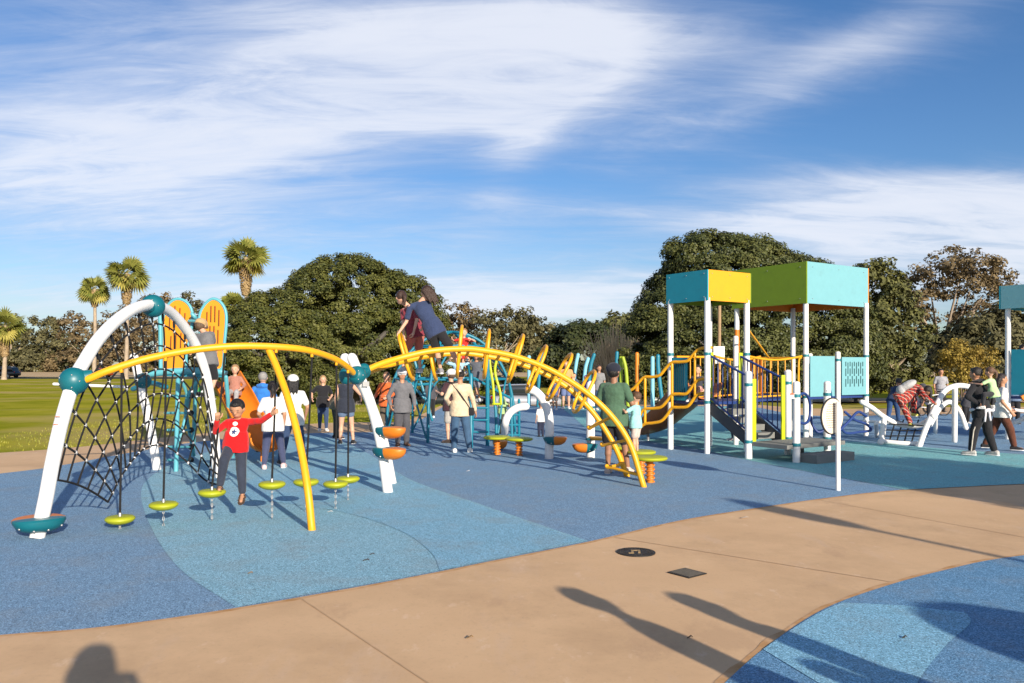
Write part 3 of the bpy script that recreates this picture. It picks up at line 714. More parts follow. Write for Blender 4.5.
# loop bridge
R1 = cr([P(*p) for p in [(357, 375, 11.2), (378, 365, 11.4), (400, 358, 11.6), (428, 351.5, 11.75), (455, 349, 11.85), (480, 350, 11.9), (520, 358, 11.95), (560, 375, 11.95), (600, 404, 11.9), (628, 440, 11.88)]]+[G(644, 487.5)], 8)
R2 = cr([P(*p) for p in [(360, 375, 11.4), (380, 368, 12.0), (400, 362, 12.3), (428, 356, 12.55), (455, 353.5, 12.7), (480, 355, 12.8), (520, 364, 12.9), (560, 382.5, 12.95), (590, 409, 12.95), (613, 443, 12.9)]]+[G(627.5, 477)], 8)
tubeobj('loop_rail', R1, .044, YEL, CL, 16, smooth=False); tubeobj('loop_rail', R2, .044, YEL, CL, 16, smooth=False)
def near(rail, px):
    return min(rail, key=lambda p: abs((512+F*p.x/p.y)-px))
YELP = YEL
def loopring(t, b, r=.026):
    """stadium ring that crosses both rails: t and b are the photo spots of its two ends"""
    Ym = 12.35; T_ = P(t[0], t[1], Ym); B_ = P(b[0], b[1], Ym); up = (T_-B_); Lh = up.length; u = up.normalized()
    wd = V(-.06, 1, 0); wd = (wd-u*wd.dot(u)).normalized(); hw = .40; c = (T_+B_)/2; pts = []
    rr = min(.2, Lh*.42)
    for k in range(9):
        a = math.pi*k/8; pts.append(c+u*(Lh/2-rr+rr*math.sin(a))+wd*hw*math.cos(a))
    for k in range(9):
        a = math.pi*k/8; pts.append(c-u*(Lh/2-rr+rr*math.sin(a))-wd*hw*math.cos(a))
    m = MB().tube(pts, r, 10, closed=True); return m.build('loop_rung', YEL, CL)
for t, b in (((399, 332), (413, 380)), ((430, 347), (436, 380)), ((462, 326), (457, 377)), ((489, 330), (484, 378)), ((523, 335), (508, 382)), ((546, 346), (527, 392)), ((571, 354), (547, 400)), ((594, 371), (574, 412))):
    loopring(t, b)
for ap, x2, x1 in (((590, 428), 600, 613), ((603, 445), 614, 628), ((608, 467), 622, 639.5)):
    p1 = near(R1, x1); p2 = near(R2, x2); mid = P(ap[0], ap[1], 12.35)
    MB().tube(cr([p1, p1.lerp(mid, .8), mid+V(-.01, 0, -.01), mid+V(-.02, .03, .02), p2.lerp(mid, .8), p2], 5), .024, 10).build('loop_rung', YEL, CL)
# hanging disc steps
def hang(px, py, Y, topx, label, rad=.155):
    c = P(px, py, Y); top = min(BM, key=lambda p: abs(512+F*p.x/p.y-topx))
    t = thing('hanging_step', label, 'step', (c.x, c.y, 0), 'lime disc steps hanging under the yellow rail')
    mb = MB(); n = 28; vs = []
    prof = [(0.0, .028), (.5, .030), (.85, .026), (.97, .014), (1.0, 0.0), (.95, -.014), (.8, -.03), (.5, -.045), (.2, -.05), (0, -.05)]
    mb.loft([(c+V(0, 0, z*1.15), V(rad*max(r_, .02), 0, 0), V(0, rad*max(r_, .02), 0)) for r_, z in prof], n)
    mb.build('disc', LIME, t)
    tt = top-V(0, 0, .05)
    MB().tube([c+V(0, 0, .06), c.lerp(tt, .5)+V(.004, 0, 0), tt], .0125, 8).build('rope', ROPE, t)
    MB().tube([c+V(0, 0, .025), c+V(0, 0, .07)], [.022, .017], 10).build('rope_socket', STEEL, t)
    MB().box(tt+V(0, 0, .02), (.03, .05, .09), None, .008).build('hanger_tab', YEL, t)
    ch = MB(); z0 = c.z-.055; nl = max(3, int(z0/.034)); 
    for k in range(nl):
        z = z0-(k+.5)*z0/nl; a = (k % 2)*math.pi/2+.4; ax = V(math.cos(a), math.sin(a), 0); pts = []
        for q in range(10):
            b = 2*math.pi*q/10; pts.append(V(c.x, c.y, z)+ax*.0095*math.cos(b)+V(0, 0, .024*math.sin(b)))
        ch.tube(pts, .0042, 5, closed=True)
    ch.build('anchor_chain', STEEL, t)
    return t
hang(120, 519, 8.75, 123, 'lime disc step nearest the white arch foot, lowest one, over the dark blue rubber')
hang(163.5, 505, 8.9, 166, 'lime disc step hanging over the light blue rubber, left of the boy in red')
hang(212, 492.5, 9.2, 222, 'lime disc step the boy in red stands on with one foot')
hang(272, 484.5, 9.3, 273, 'lime disc step whose rope the boy in red holds with his outstretched hand')
hang(306, 482, 9.75, 311, 'lime disc step right behind the curved yellow leg')
hang(335.5, 484, 9.95, 336, 'left one of the overlapping lime disc steps between yellow leg and white legs')
hang(348, 479, 10.6, 348, 'lime disc step nearest the white legs, right one of the overlapping pair')
# ------------------------------------------------------------------ white bow climbers with stepping pods in the middle
def stepdisc(px, py, base_py, label, rad=.28, Y=None):
    g_ = G(px, base_py); Y = Y or g_.y; c = P(px, py, g_.y); t = thing('spring_step', label, 'step', (g_.x, g_.y, 0), 'lime stepping discs on orange springs')
    MB().loft([(c+V(0, 0, z), V(rad*r_, 0, 0), V(0, rad*r_, 0)) for r_, z in ((.05, .03), (.8, .03), (.96, .018), (1, 0), (.96, -.02), (.8, -.035), (.05, -.035))], 30).build('disc', LIME, t)
    pts = []; n = 5
    for k in range(n*14+1):
        a = 2*math.pi*k/14; z = .02+(c.z-.06)*k/(n*14); pts.append(V(g_.x, g_.y, z)+V(math.cos(a)*.062, math.sin(a)*.062, 0))
    MB().tube(pts, .015, 6).build('spring', ORA, t); MB().tube([V(g_.x, g_.y, .0), V(g_.x, g_.y, c.z-.02)], .05, 12).build('pedestal', ORA, t)
b0 = G(548, 458); BW = thing('bow_climber', 'white curved tube climber with teal and orange half-moon steps beyond the yellow loop bridge', 'climber', (b0.x, b0.y, 0))
tubeobj('bow_tube', [G(549, 459), P(549.5, 430, 15.4), P(548, 412, 15.4), P(543, 400, 15.4), P(536, 392, 15.4), P(529, 389, 15.4)], .085, WHITE, BW, 18)
tubeobj('bow_tube', [G(505, 440), P(505, 425, 18), P(509, 414, 18), P(517, 408, 18), P(526, 406.5, 18)], .085, WHITE, BW, 18)
tubeobj('white_post', [G(590.5, 458), P(590.5, 385, 15.5)], .085, WHITE, BW, 18)
MB().tube([P(590.5, 408, 15.5), P(590.5, 406, 15.5)], .096, 18).build('clamp', TEALD, BW); MB().tube([P(590.5, 440, 15.5), P(590.5, 438, 15.5)], .096, 18).build('clamp', TEALD, BW)
boat(P(555, 437.5, 15.3), .46, .3, .15, (1, -.2, 0), TEALD, ORA, BW); boat(P(585, 444.5, 15.3), .5, .3, .16, (-1, -.2, 0), TEALD, ORA, BW)
boat(P(500, 441, 17.0), .46, .3, .17, (.3, -1, 0), TEALD, ORA, BW)
tubeobj('rail_bar', [P(590, 438, 15.5), P(603, 439, 15.0), P(612, 441, 14.6)], .04, YEL, BW); 
stepdisc(497, 437.5, 455, 'left one of two lime discs on orange springs before the white bow')
stepdisc(519, 439, 456, 'right one of two lime discs on orange springs before the white bow')
stepdisc(622, 447, 466, 'lime disc step under the yellow loop bridge beside the man in green')
stepdisc(650, 458, 483, 'lime disc step on a thick orange spring just right of the yellow bridge foot', .27)
stepdisc(641, 452, 474, 'lime disc step the boy in aqua stands on', .25)
# ------------------------------------------------------------------ aqua tower with orange wing panels and a slide
w0 = G(195, 466); TW = thing('wing_tower', 'aqua tower with two tall slotted orange wing panels and an orange slide', 'play tower', (w0.x, w0.y, 0))
def wing(pix, Y, nm):
    pts = cr([P(x, y, Y) for x, y in pix], 6, True)
    m = MB(); m.prism(pts, (0, .03, 0)); o = m.build(nm, paint('amber_panel', (.72, .25, .006), .4, .05), TW, smooth=False)
    fr = MB(); fr.tube([p+V(0, .015, 0) for p in pts], .03, 10, closed=True); fr.build('panel_frame', AQUA, o)
    return o
SLOT = paint('slot_dark', (.11, .035, .01), .8)
wa = wing([(163, 372), (162, 345), (163, 320), (168, 305), (177, 299), (187, 303), (192, 314), (190, 335), (186, 355), (184, 372)], 15.2, 'wing_panel')
wb = wing([(199, 320), (203, 307), (212, 299), (221, 303), (226, 316), (224, 345), (222, 368), (208, 368), (202, 345)], 14.8, 'wing_panel')
sl_ = MB()
for x, y0, y1 in ((170, 312, 330), (175, 306, 326), (180, 308, 328), (185, 313, 330), (171, 336, 356), (176, 332, 352), (181, 333, 352)):
    a = P(x, y0, 15.19); b = P(x-.8, y1, 15.19); sl_.tube([a, b], .012, 6)
sl_.build('slots', SLOT, wa)
sl_ = MB()
for x, y0, y1 in ((207, 312, 326), (211, 306, 322), (215, 306, 322), (219, 310, 326), (206, 330, 346), (210, 326, 342), (214, 326, 342), (218, 330, 346), (211, 346, 360), (216, 346, 360)):
    sl_.tube([P(x, y0, 14.79), P(x-.3, y1, 14.79)], .012, 6)
sl_.build('slots', SLOT, wb)
tubeobj('frame_tube', [P(192, 314, 15), P(196, 318, 15), P(199, 320, 14.9)], .035, AQUA, TW); tubeobj('frame_tube', [P(189, 321, 15.1), P(203, 321, 14.9)], .03, AQUA, TW)
for a, b in (((178, 380, 14.4), (176, 472)), ((196, 377, 15.5), (193, 456)), ((160, 300, 15), (161, 374)), ((226, 377, 14.8), (233, 458))):
    e = G(*b) if b[1] > 400 else P(b[0], b[1], a[2]); e = e if b[1] > 400 else e
    tubeobj('post', [P(*a), e], .038, AQUA, TW)
tubeobj('platform_rail', [P(150, 374, 14.6), P(180, 371, 14.6), P(222, 372, 14.6)], .06, AQUA, TW)
tubeobj('platform_rail', [P(163, 371, 16), P(222, 369, 16)], .05, AQUA, TW)
MB().prism([P(163, 373, 14.6), P(222, 374, 14.6), P(228, 371, 16), P(168, 369.5, 16)], (0, 0, -.06)).build('platform', TEALM, TW, smooth=False)
tubeobj('brace', [P(178, 374, 14.6), P(188, 400, 14.9), P(180, 440, 14.6)], .032, AQUA, TW); tubeobj('brace', [P(200, 376, 14.7), P(186, 405, 14.8), P(194, 455, 15.5)], .032, AQUA, TW)
for y in (396, 413, 430, 447, 460):
    x0 = 165+3*(y > 420); tubeobj('rung', [P(x0, y, 14), P(192, y, 14.9)], .024, AQUA, TW, 8); MB().ell(P(191, y, 14.85), .055, 12, 8).build('knob', BLACK, TW)
tubeobj('platform_rail', [P(133, 389, 16.0), P(150, 383, 15.6), P(166, 387, 15)], .05, TEALM, TW)
s0, s1, s2, s3 = P(220, 374, 15.8), P(235, 400, 15.4), P(252, 437, 15.0), P(263, 450, 14.8)
def chute(name, path, W, depth, m, par, thick=.03, across=None):
    pts = cr(path, 6); outer = []; n = 12
    mb = MB(); rows = []
    for i, p in enumerate(pts):
        t = (pts[min(i+1, len(pts)-1)]-pts[max(i-1, 0)]).normalized(); ac = (across or V(0, 0, 1).cross(t)); ac = (ac-t*ac.dot(t)).normalized(); up = t.cross(ac); up = up if up.z > 0 else -up
        ring = []
        for k in range(n+1):
            a = math.pi*k/n; ring.append(p+ac*(-math.cos(a))*W/2+up*(1-math.sin(a))*depth)
        for k in range(n, -1, -1):
            a = math.pi*k/n; ring.append(p+ac*(-math.cos(a))*(W/2+thick)+up*((1-math.sin(a))*depth-thick*(math.sin(a))))
        rows.append(ring)
    m_ = len(rows[0]); vs = [v for r_ in rows for v in r_]
    fs = [(i*m_+j, i*m_+(j+1) % m_, (i+1)*m_+(j+1) % m_, (i+1)*m_+j) for i in range(len(rows)-1) for j in range(m_)]
    fs += [tuple(range(m_)), tuple((len(rows)-1)*m_+j for j in range(m_))]
    mb.add(vs, fs); return mb.build(name, m, par)
chute('slide', [P(222, 382, 16.2), P(235, 405, 15.6), P(250, 436, 15.1), P(262, 449, 14.9), P(268, 451, 14.7)], .62, .26, ORA, TW)
tubeobj('slide_leg', [P(262, 446, 14.95), G(262, 462)], .03, ORA, TW)
# ------------------------------------------------------------------ teal dome climber behind the bridge
dc = G(452, 437.0); DM = thing('dome_climber', 'teal tube dome climber with rope ladders behind the yellow loop bridge', 'climber', (dc.x, dc.y, 0))
Cx, Cy = dc.x, dc.y; Rr, Hd = 1.65, 2.66
def domep(a, t): return V(Cx+math.cos(a)*Rr*math.cos(t), Cy+math.sin(a)*Rr*math.cos(t), Hd*math.sin(t)**.8)
for k in range(3):
    a = math.pi*k/3+.25
    tubeobj('arch_tube', [domep(a, t*math.pi/2/8) for t in range(0, 9)]+[domep(a+math.pi, t*math.pi/2/8) for t in range(7, -1, -1)], .037, TEALM, DM, 10, 3)
for z, t in ((1.5, .5), (2.3, .98)):
    MB().tube([domep(2*math.pi*k/24, t) for k in range(24)], .026, 8, closed=True).build('ring_tube', TEALM, DM)
for k in range(6):
    a = math.pi*k/3+.25+math.pi/6
    if k % 2 == 0: tubeobj('brace_tube', [domep(a-.5, .5), domep(a, 1.0), domep(a+.5, .5)], .024, TEALM, DM, 8)
    else: tubeobj('brace_tube', [domep(a-.5, .02), domep(a, .5), domep(a+.5, .02)], .024, TEALM, DM, 8)
l0 = G(478, 450); LD = thing('rope_ladder_frame', 'teal post ladder with curvy lime side rails beside the cream-sweater woman', 'climber', (l0.x, l0.y, 0))
for a, b in (((487.5, 360), (487.5, 446)), ((471, 375), (471, 448))): tubeobj('post', [P(a[0], a[1], 17.7), G(*b)], .045, TEALM, LD)
for y in (432, 420, 408): tubeobj('rung', [P(471, y, 17.7), P(487.5, y, 17.7)], .022, TEALM, LD, 8)
tubeobj('side_rail', [P(489, 349, 18), P(490, 365, 18), P(493, 385, 18), P(494, 404, 18)], .03, LIMEP, LD, 8); tubeobj('side_rail', [P(497, 358, 18), P(495, 372, 18), P(500, 392, 18), P(501, 404, 18)], .03, LIMEP, LD, 8)
tubeobj('rung', [P(493, 404, 18), P(501, 404, 18)], .025, LIMEP, LD, 8); tubeobj('cross_tube', [P(474, 378, 18), P(510, 398, 18.5)], .03, TEALM, LD, 8); tubeobj('cross_tube', [P(512, 445, 19.5), P(511, 398, 19.5)], .035, TEALM, LD, 8)
for y in (415, 425, 435): tubeobj('rung', [P(505, y, 19.4), P(519, y, 19.6)], .02, TEALM, LD, 8)
tubeobj('post', [P(519, 400, 19.6), G(519, 438)], .035, TEALM, LD, 8)
w1 = G(392, 428); WB = thing('rope_web_frame', 'small teal climbing frame with crossing tubes left of the cap-wearing man in grey', 'climber', (w1.x, w1.y, 0))
for a, b in (((412, 352, 23), (394, 428, 23)), ((400, 372, 23), (424, 398, 23)), ((424, 366, 23), (404, 398, 23)), ((412, 352, 23), (432, 420, 23)), ((404, 385, 23), (432, 384, 23))):
    tubeobj('frame_tube', [P(*a), P(*b)], .04, TEALM, WB, 8)
# ------------------------------------------------------------------ coloured chime poles
cols_ = {'aqua': paint('aqua_pole', (.2, .5, .62), .4), 'teal': TEALM, 'lime': LIMEP, 'olive': paint('olive_pole', (.3, .38, .02), .4), 'orange': paint('orange_pole', (.7, .2, .012), .4)}
for px, top, bot, c_, bend, lb in ((529, 357, 409, 'aqua', 0, 'straight pale blue pole rising beyond the right part of the yellow bridge'), (538, 353, 398, 'teal', 4, 'blue pole leaning behind the yellow loops left of the white bow'),
        (563, 386, 411, 'lime', 1, 'short lime pole in front of the crowd, beyond the bridge'), (574, 355, 402, 'aqua', 4, 'pale blue pole with bent tip, left of the bent blue pair'), (583, 359, 400, 'aqua', 5, 'pale blue pole with strongly bent tip, middle of the bent trio'),
        (588, 355, 400, 'teal', 6, 'teal pole with bent tip, right of the two bent pale ones'), (616, 353, 404, 'teal', 1, 'dark teal pole behind the man in green'), (621, 358, 406, 'olive', 0, 'straight olive pole just right of the man in green'),
        (628, 358, 405, 'olive', -5, 'olive pole curving at the top, beside the straight olive one'), (637, 354, 405, 'orange', 0, 'straight orange pole between the bare bush and the slide rails'), (652.5, 358, 406, 'aqua', 0, 'pale blue straight pole, left of the crossed pair near the slide'), (655, 356, 406, 'teal', 3, 'teal slanted pole crossing its pale neighbour near the slide')):
    Y = 34.5 + (px*7 % 5)*.3; top_ = P(px+bend, top, Y); b_ = P(px+(8 if px == 655 else 0), 366+1432.8/Y, Y); t = thing('play_pole', lb, 'pole', (b_.x, b_.y, 0), 'coloured poles beyond the playground')
    tubeobj('pole', [V(b_.x, b_.y, 0), b_.lerp(top_, .45)+V(-bend*.012, 0, 0), b_.lerp(top_, .8)+V(-bend*.014, 0, 0), top_], .09 if px > 630 else .08, cols_[c_], t, 10)
    MB().ell(top_, .085, 10, 6).build('pole_cap', cols_[c_], t)
# ------------------------------------------------------------------ the roofed play tower on the right
ca, sa_ = math.cos(R(33.5)), math.sin(R(33.5)); bb = V(ca, sa_, 0); aa = V(-sa_, ca, 0)
O1 = V(4.0, 16.3, 0); O2 = V(7.05, 19.1, 0)
PT = thing('roofed_play_tower', 'large play tower with yellow, teal, green and aqua box roofs, stairs and slide', 'play tower', tuple(O1))
def q1(s, t, z=0): return O1+bb*s+aa*t+V(0, 0, z)
def q2(s, t, z=0): return O2+bb*s+aa*t+V(0, 0, z)
CLAMP = paint('teal_clamp', (.01, .16, .2), .4)
def post(p, h, r=.062, m=WHITE, cl=(), par=None, capr=False):
    par = par or PT
    o = MB().tube([V(p.x, p.y, 0), V(p.x, p.y, h)], r, 18).build('post', m, par)
    if capr: MB().ell(V(p.x, p.y, h), (r*1.02, r*1.02, r*.7), 16, 10).build('post_cap', m, o)
    for z in cl: MB().tube([V(p.x, p.y, z-.03), V(p.x, p.y, z+.03)], r*1.16, 18).build('clamp', CLAMP, o)
    return o
for s, t in ((0, 0), (1.2, 0), (0, 1.05), (1.2, 1.05)): post(q1(s, t), 3.2, cl=(1.06, 2.05))
for s, t in ((0, 0), (2.3, -.1), (0, 2.1), (2.3, 2.1)): post(q2(s, t), 3.4, cl=(1.06, 2.05))
MB().tube([q2(0, 2.1, .0), q2(0, 2.1, 2.75)], .066, 18).build('post_sleeve', ORA, PT)
ORU = paint('orange_underside', (.75, .22, .012), .5)
def roofbox(q, s0, s1, t0, t1, z0, z1, mats, under):
    th = .03; f = [((s0, t0), (s0, t1), 0), ((s0, t0), (s1, t0), 1), ((s1, t0), (s1, t1), 2), ((s0, t1), (s1, t1), 3)]
    ins = {0: (th, 0), 1: (0, th), 2: (-th, 0), 3: (0, -th)}
    for (a, b, k) in f:
        ds, dt = ins[k]; a = list(a); b = list(b)
        if k in (1, 3): a[0] += th+.002; b[0] -= th+.002
        mb = MB(); mb.prism([q(a[0], a[1], z0), q(b[0], b[1], z0), q(b[0], b[1], z1), q(a[0], a[1], z1)], q(ds, dt)-q(0, 0)); p = mb.build('roof_panel', mats[k], PT, smooth=False)
        sc = MB()
        for u in (.08, .5, .92):
            for w in (.12, .88):
                c_ = q(a[0]+(b[0]-a[0])*u, a[1]+(b[1]-a[1])*u, z0+(z1-z0)*w)-(q(ds, dt)-q(0, 0)).normalized()*.004; sc.ell(c_, .011, 8, 6)
        sc.build('screws', STEEL, p)
    mb = MB(); e = th+.003; mb.prism([q(s0+e, t0+e, z1-.1), q(s1-e, t0+e, z1-.1), q(s1-e, t1-e, z1-.1), q(s0+e, t1-e, z1-.1)], (0, 0, .03)); mb.build('roof_deck', under, PT, smooth=False)
roofbox(q1, -.06, 1.27, -.06, 1.12, 3.14, 3.77, (ROOFTEAL, ROOFYEL, ROOFGRN, ROOFGRN), ROOFGRN)
roofbox(q2, -.08, 2.45, -.08, 2.2, 3.30, 4.30, (ROOFGRN, ROOFAQ, ORU, ORU), paint('orange_underside', (.75, .22, .012), .5))
def deck(q, s0, s1, t0, t1, z, m=GREY, th=.06, nm='deck'):
    return MB().prism([q(s0, t0, z-th), q(s1, t0, z-th), q(s1, t1, z-th), q(s0, t1, z-th)], (0, 0, th)).build(nm, m, PT, smooth=False)
deck(q1, .02, 1.18, .02, 1.03, 1.06, NAVY); deck(q2, .02, 2.28, -.05, 2.08, 1.06, NAVY)
MB().prism([q1(1.21, .2, 1.0), q1(1.21, 1.0, 1.0), q2(-.02, 1.3, 1.0), q2(-.02, .3, 1.0)], (0, 0, .055)).build('bridge_deck', NAVY, PT, smooth=False)
# wall panels
def panel(q, a, b, z0, z1, m, nm='wall_panel', off=-.02, slots=None, sm=None):
    d = (q(*b)-q(*a)).normalized(); n = V(d.y, -d.x, 0)
    o = MB().prism([q(a[0], a[1], z0), q(b[0], b[1], z0), q(b[0], b[1], z1), q(a[0], a[1], z1)], n*.025).build(nm, m, PT, smooth=False)
    if slots:
        L = (q(*b)-q(*a)).length; mb = MB()
        for u, w0, w1 in slots:
            c_ = q(*a)+d*L*u+n*.027; mb.tube([V(c_.x, c_.y, z0+(z1-z0)*w0), V(c_.x, c_.y, z0+(z1-z0)*w1)], .014, 6)
        mb.build('slots', sm or SLOT, o)
    return o
sl1 = [(.15+.0875*k, *w) for k in range(9) for w in (((.3, .5), (.56, .86)) if k % 2 else ((.22, .42), (.5, .7), (.76, .88)))]
panel(q2, (.1, -.03), (1.0, -.07), 1.06, 2.04, ROOFAQ); panel(q2, (1.28, -.08), (2.22, -.13), 1.08, 2.02, ROOFAQ, slots=sl1, sm=paint('slot_teal', (.02, .07, .08), .8))
post(q2(1.12, -.1), 2.12, .06, capr=True, cl=(1.95,)); post(q2(.85, .5), 2.08, .06, capr=True)
panel(q1, (0, 1.02), (0, .55), 1.07, 1.98, ROOFTEAL, slots=[(.15+.12*k, .08, .9) for k in range(7)], sm=paint('slot_navy', (.01, .06, .09), .8))
panel(q2, (0, 1.9), (0, 1.3), 1.06, 2.0, ORA)
# barrier rails between the towers, and along the deck edge
def barrier(a, b, z0, z1, m, n, sag=0, r=.018, nm='barrier', rails=True, top=.026):
    par = MB(); pts = [a.lerp(b, k/10)+V(0, 0, z1-sag*math.sin(math.pi*k/10)) for k in range(11)]
    par.tube(pts, top, 10, rnd=True); par.tube([a+V(0, 0, z0), b+V(0, 0, z0)], .02, 8)
    for k in range(n):
        u = (k+.5)/n; p = a.lerp(b, u); zt = z1-sag*math.sin(math.pi*u); par.tube([p+V(0, 0, z0), p+V(0, 0, zt)], r*.7, 6)
    return par.build(nm, m, PT)
YO = paint('deep_yellow', (.8, .35, .008), .4)
barrier(q1(1.2, .12), q2(-.02, .08), 1.12, 2.04, YEL, 8, .1); barrier(q1(1.2, .98), q2(0, 1.35), 1.12, 2.04, YO, 10, .1)
barrier(q1(.05, 1.05), q1(1.15, 1.05), 1.12, 2.0, YO, 7); barrier(q2(0, 1.3), q2(0, .1), 1.12, 2.0, YO, 6); barrier(q2(0, 2.1), q2(1.1, 2.1), 1.12, 2.0, YO, 7)
tubeobj('guy_tube', [q1(1.2, .0, 2.62), q2(-.6, .6, 2.0)], .022, YEL, PT, 8)
tubeobj('hoop', [q2(-.03, .1, 2.0), q2(-.28, -.02, 1.95), q2(-.33, -.04, 1.6), q2(-.3, -.02, 1.2), q2(-.12, .05, 1.06)], .022, YEL, PT, 8)
post(q1(1.9, .9), 2.45, .058, capr=True); 
# stairs: four risers, stringers, landing, low step
for k in range(4):
    z = 1.06-(k+1)*.147; deck(q1, .1, .9, -.24*(k+1), -.24*k, z, GREY, .12, 'stair_tread')
for s in (.03, .92):
    MB().prism([q1(s, 0, 1.1), q1(s, -1.08, .42), q1(s, -1.08, .18), q1(s, 0, .84)], bb*.05).build('stringer', paint('dark_grey_coat', (.05, .053, .058), .55), PT, smooth=False)
deck(q1, -.02, 1.75, -1.96, -1.1, .335, GREY, .075, 'landing'); deck(q1, .3, 1.45, -2.36, -1.97, .17, GREY, .165, 'low_step')
MB().prism([q1(.9, -1.5, 0), q1(1.1, -1.5, 0), q1(1.1, -1.4, 0), q1(.9, -1.4, 0)], (0, 0, .255)).build('landing_support', GREY, PT, smooth=False)
for s, t, h in ((-.03, -1.08, 1.66), (1.18, -1.06, 1.68), (.22, -1.98, 1.47), (1.84, -1.5, 1.45)): post(q1(s, t), h, .068, capr=True, cl=(h-.22, .34))
NV_ = NAVY
for s in (.05, .95):
    a0, a1 = q1(s, -.05), q1(s, -1.05); mb = MB(); mb.tube([a0+V(0, 0, 2.0), a1+V(0, 0, 1.58)], .024, 10); mb.tube([a0+V(0, 0, 1.14), a1+V(0, 0, .5)], .02, 8)
    for k in range(8):
        u = (k+.5)/8; p = a0.lerp(a1, u); mb.tube([p+V(0, 0, 1.14-.64*u), p+V(0, 0, 2.0-.42*u)], .013, 6)
    mb.build('stair_railing', NV_, PT)
for s, t, z0, z1 in ((.08, -.03, 1.0, 2.08), (.97, -.03, 1.0, 2.08), (.1, -1.1, .3, 1.55), (.95, -1.12, .3, 1.62)):
    MB().box(q1(s, t, (z0+z1)/2), (.11, .035, z1-z0), Matrix.Rotation(R(33.5), 3, 'Z'), .01).build('edge_plate', LIMEP, PT)
# navy loop handles at the landing
hp = lambda s, t, z: q1(s, t, z)
for pts in ([hp(.28, -1.98, 1.27), hp(.6, -1.9, 1.27), hp(.78, -1.86, 1.1), hp(.78, -1.86, .85), hp(.62, -1.9, .72), hp(.28, -1.98, .75)],
            [hp(1.8, -1.52, 1.3), hp(2.05, -1.4, 1.32), hp(2.25, -1.3, 1.2), hp(2.3, -1.28, 1.0)],
            [P(811, 417, 16.5), P(812, 424, 16.5), P(818, 432, 16.5), P(825, 428, 16.5), P(829, 412, 16.5), P(824, 405, 16.5)]):
    tubeobj('loop_handle', pts, .026, NAVY, PT, 10)
for pts in ([P(845, 412, 17.4), P(855, 420, 17.6), P(866, 424, 17.9), P(871, 430, 18), P(860, 432, 17.7), P(846, 433, 17.4), P(840, 426, 17.2)], [P(840, 430, 17.2), P(850, 420, 17.4), P(858, 412, 17.6), P(866, 416, 17.8)]):
    tubeobj('bent_tube', pts, .03, NAVY, PT, 10)
MB().box(P(792, 396, 14.72), (.09, .004, .1)).build('warning_label', mat('label_white', (.7, .68, .62), .6), PT)
MB().box(P(792, 394, 14.715), (.07, .003, .03)).build('label_band', mat('label_red', (.6, .08, .03), .6), PT)
# slide and wavy yellow handrails
chute('slide', [P(706, 398, 17.2), P(694, 400, 17.6), P(680, 414, 18.3), P(663, 428, 18.9), P(648, 433, 19.3), P(640, 434, 19.5)], .85, .33, BROWN, PT)
tubeobj('slide_leg', [P(648, 434, 19.2), G(648, 441)], .035, STEEL, PT)
def rail(pix, y0=16.3, y1=17.6, nm='wavy_handrail'):
    x0, x1 = 711, 628; tubeobj(nm, [P(x, y, y0+(x0-x)/(x0-x1)*(y1-y0)) for x, y in pix], .034, YEL, PT, 12, 6)
rail([(711, 347.5), (703, 348), (697, 350.5), (691, 357), (687, 361), (680, 362), (672, 362.5), (666, 368), (660, 375), (653, 377), (645, 377), (640, 381), (634, 388), (628, 391), (621, 391)])
rail([(711, 379), (702, 379), (696, 382), (689, 391), (685, 394), (678, 394), (672, 395), (667, 401), (661, 407), (653, 408.5), (645, 409), (641, 413), (638, 420)])
rail([(711, 393), (702, 393.5), (696, 396), (690, 404), (686, 407), (679, 407.5), (672, 408), (667, 415), (661, 421), (653, 423), (645, 424), (640, 428), (637, 436)])
for x, y0, y1 in ((695, 352, 396), (672, 363, 408), (645, 377, 424)): tubeobj('rail_upright', [P(x, y0, 16.3+(711-x)/83*1.3), P(x, y1, 16.3+(711-x)/83*1.3)], .03, YEL, PT, 10)
# ------------------------------------------------------------------ round sign on a white post
sg = G(838, 491); SG = thing('round_sign', 'white round notice board with black rim on a slim white post', 'sign', (sg.x, sg.y, 0))
MB().tube([sg, V(sg.x, sg.y, 1.28)], .033, 16).build('post', WHITE, SG)
cS = V(sg.x-.06, sg.y+.05, 1.075); nrm = Vector((.565, -.826, 0)).normalized(); tx = V(-nrm.y, nrm.x, 0)
def disc(c, r, n, th, N_=40):
    tx_ = V(-n.y, n.x, 0); return MB().loft([(c, tx_*r, V(0, 0, r)), (c+n*th, tx_*r, V(0, 0, r))], N_)
disc(cS, .27, nrm, -.015).build('rim', BLACK, SG); pl = disc(cS+nrm*.001, .252, nrm, .006).build('board', mat('sign_board', (.62, .57, .47), .5, .04), SG)
cS2 = cS+nrm*.009; txt = MB()
random.seed(3)
for r_ in range(11):
    z = .17-r_*.033; w = math.sqrt(max(.225**2-z*z, 0))*.72; x = -w
    while x < w:
        l = random.uniform(.012, .045); 
        if x+l > w: break
        txt.box(cS2+tx*(x+l/2)+V(0, 0, z), (l, .002, .0085), Matrix((tx, nrm, V(0, 0, 1))).transposed()); x += l+.012
txt.build('printed_text', mat('sign_ink', (.2, .13, .11), .6), pl); txt = MB(); txt.box(cS2+tx*.1+V(0, 0, .17), (.06, .002, .02), Matrix((tx, nrm, V(0, 0, 1))).transposed()); txt.build('emblem', mat('sign_orange', (.75, .3, .03), .6), pl)
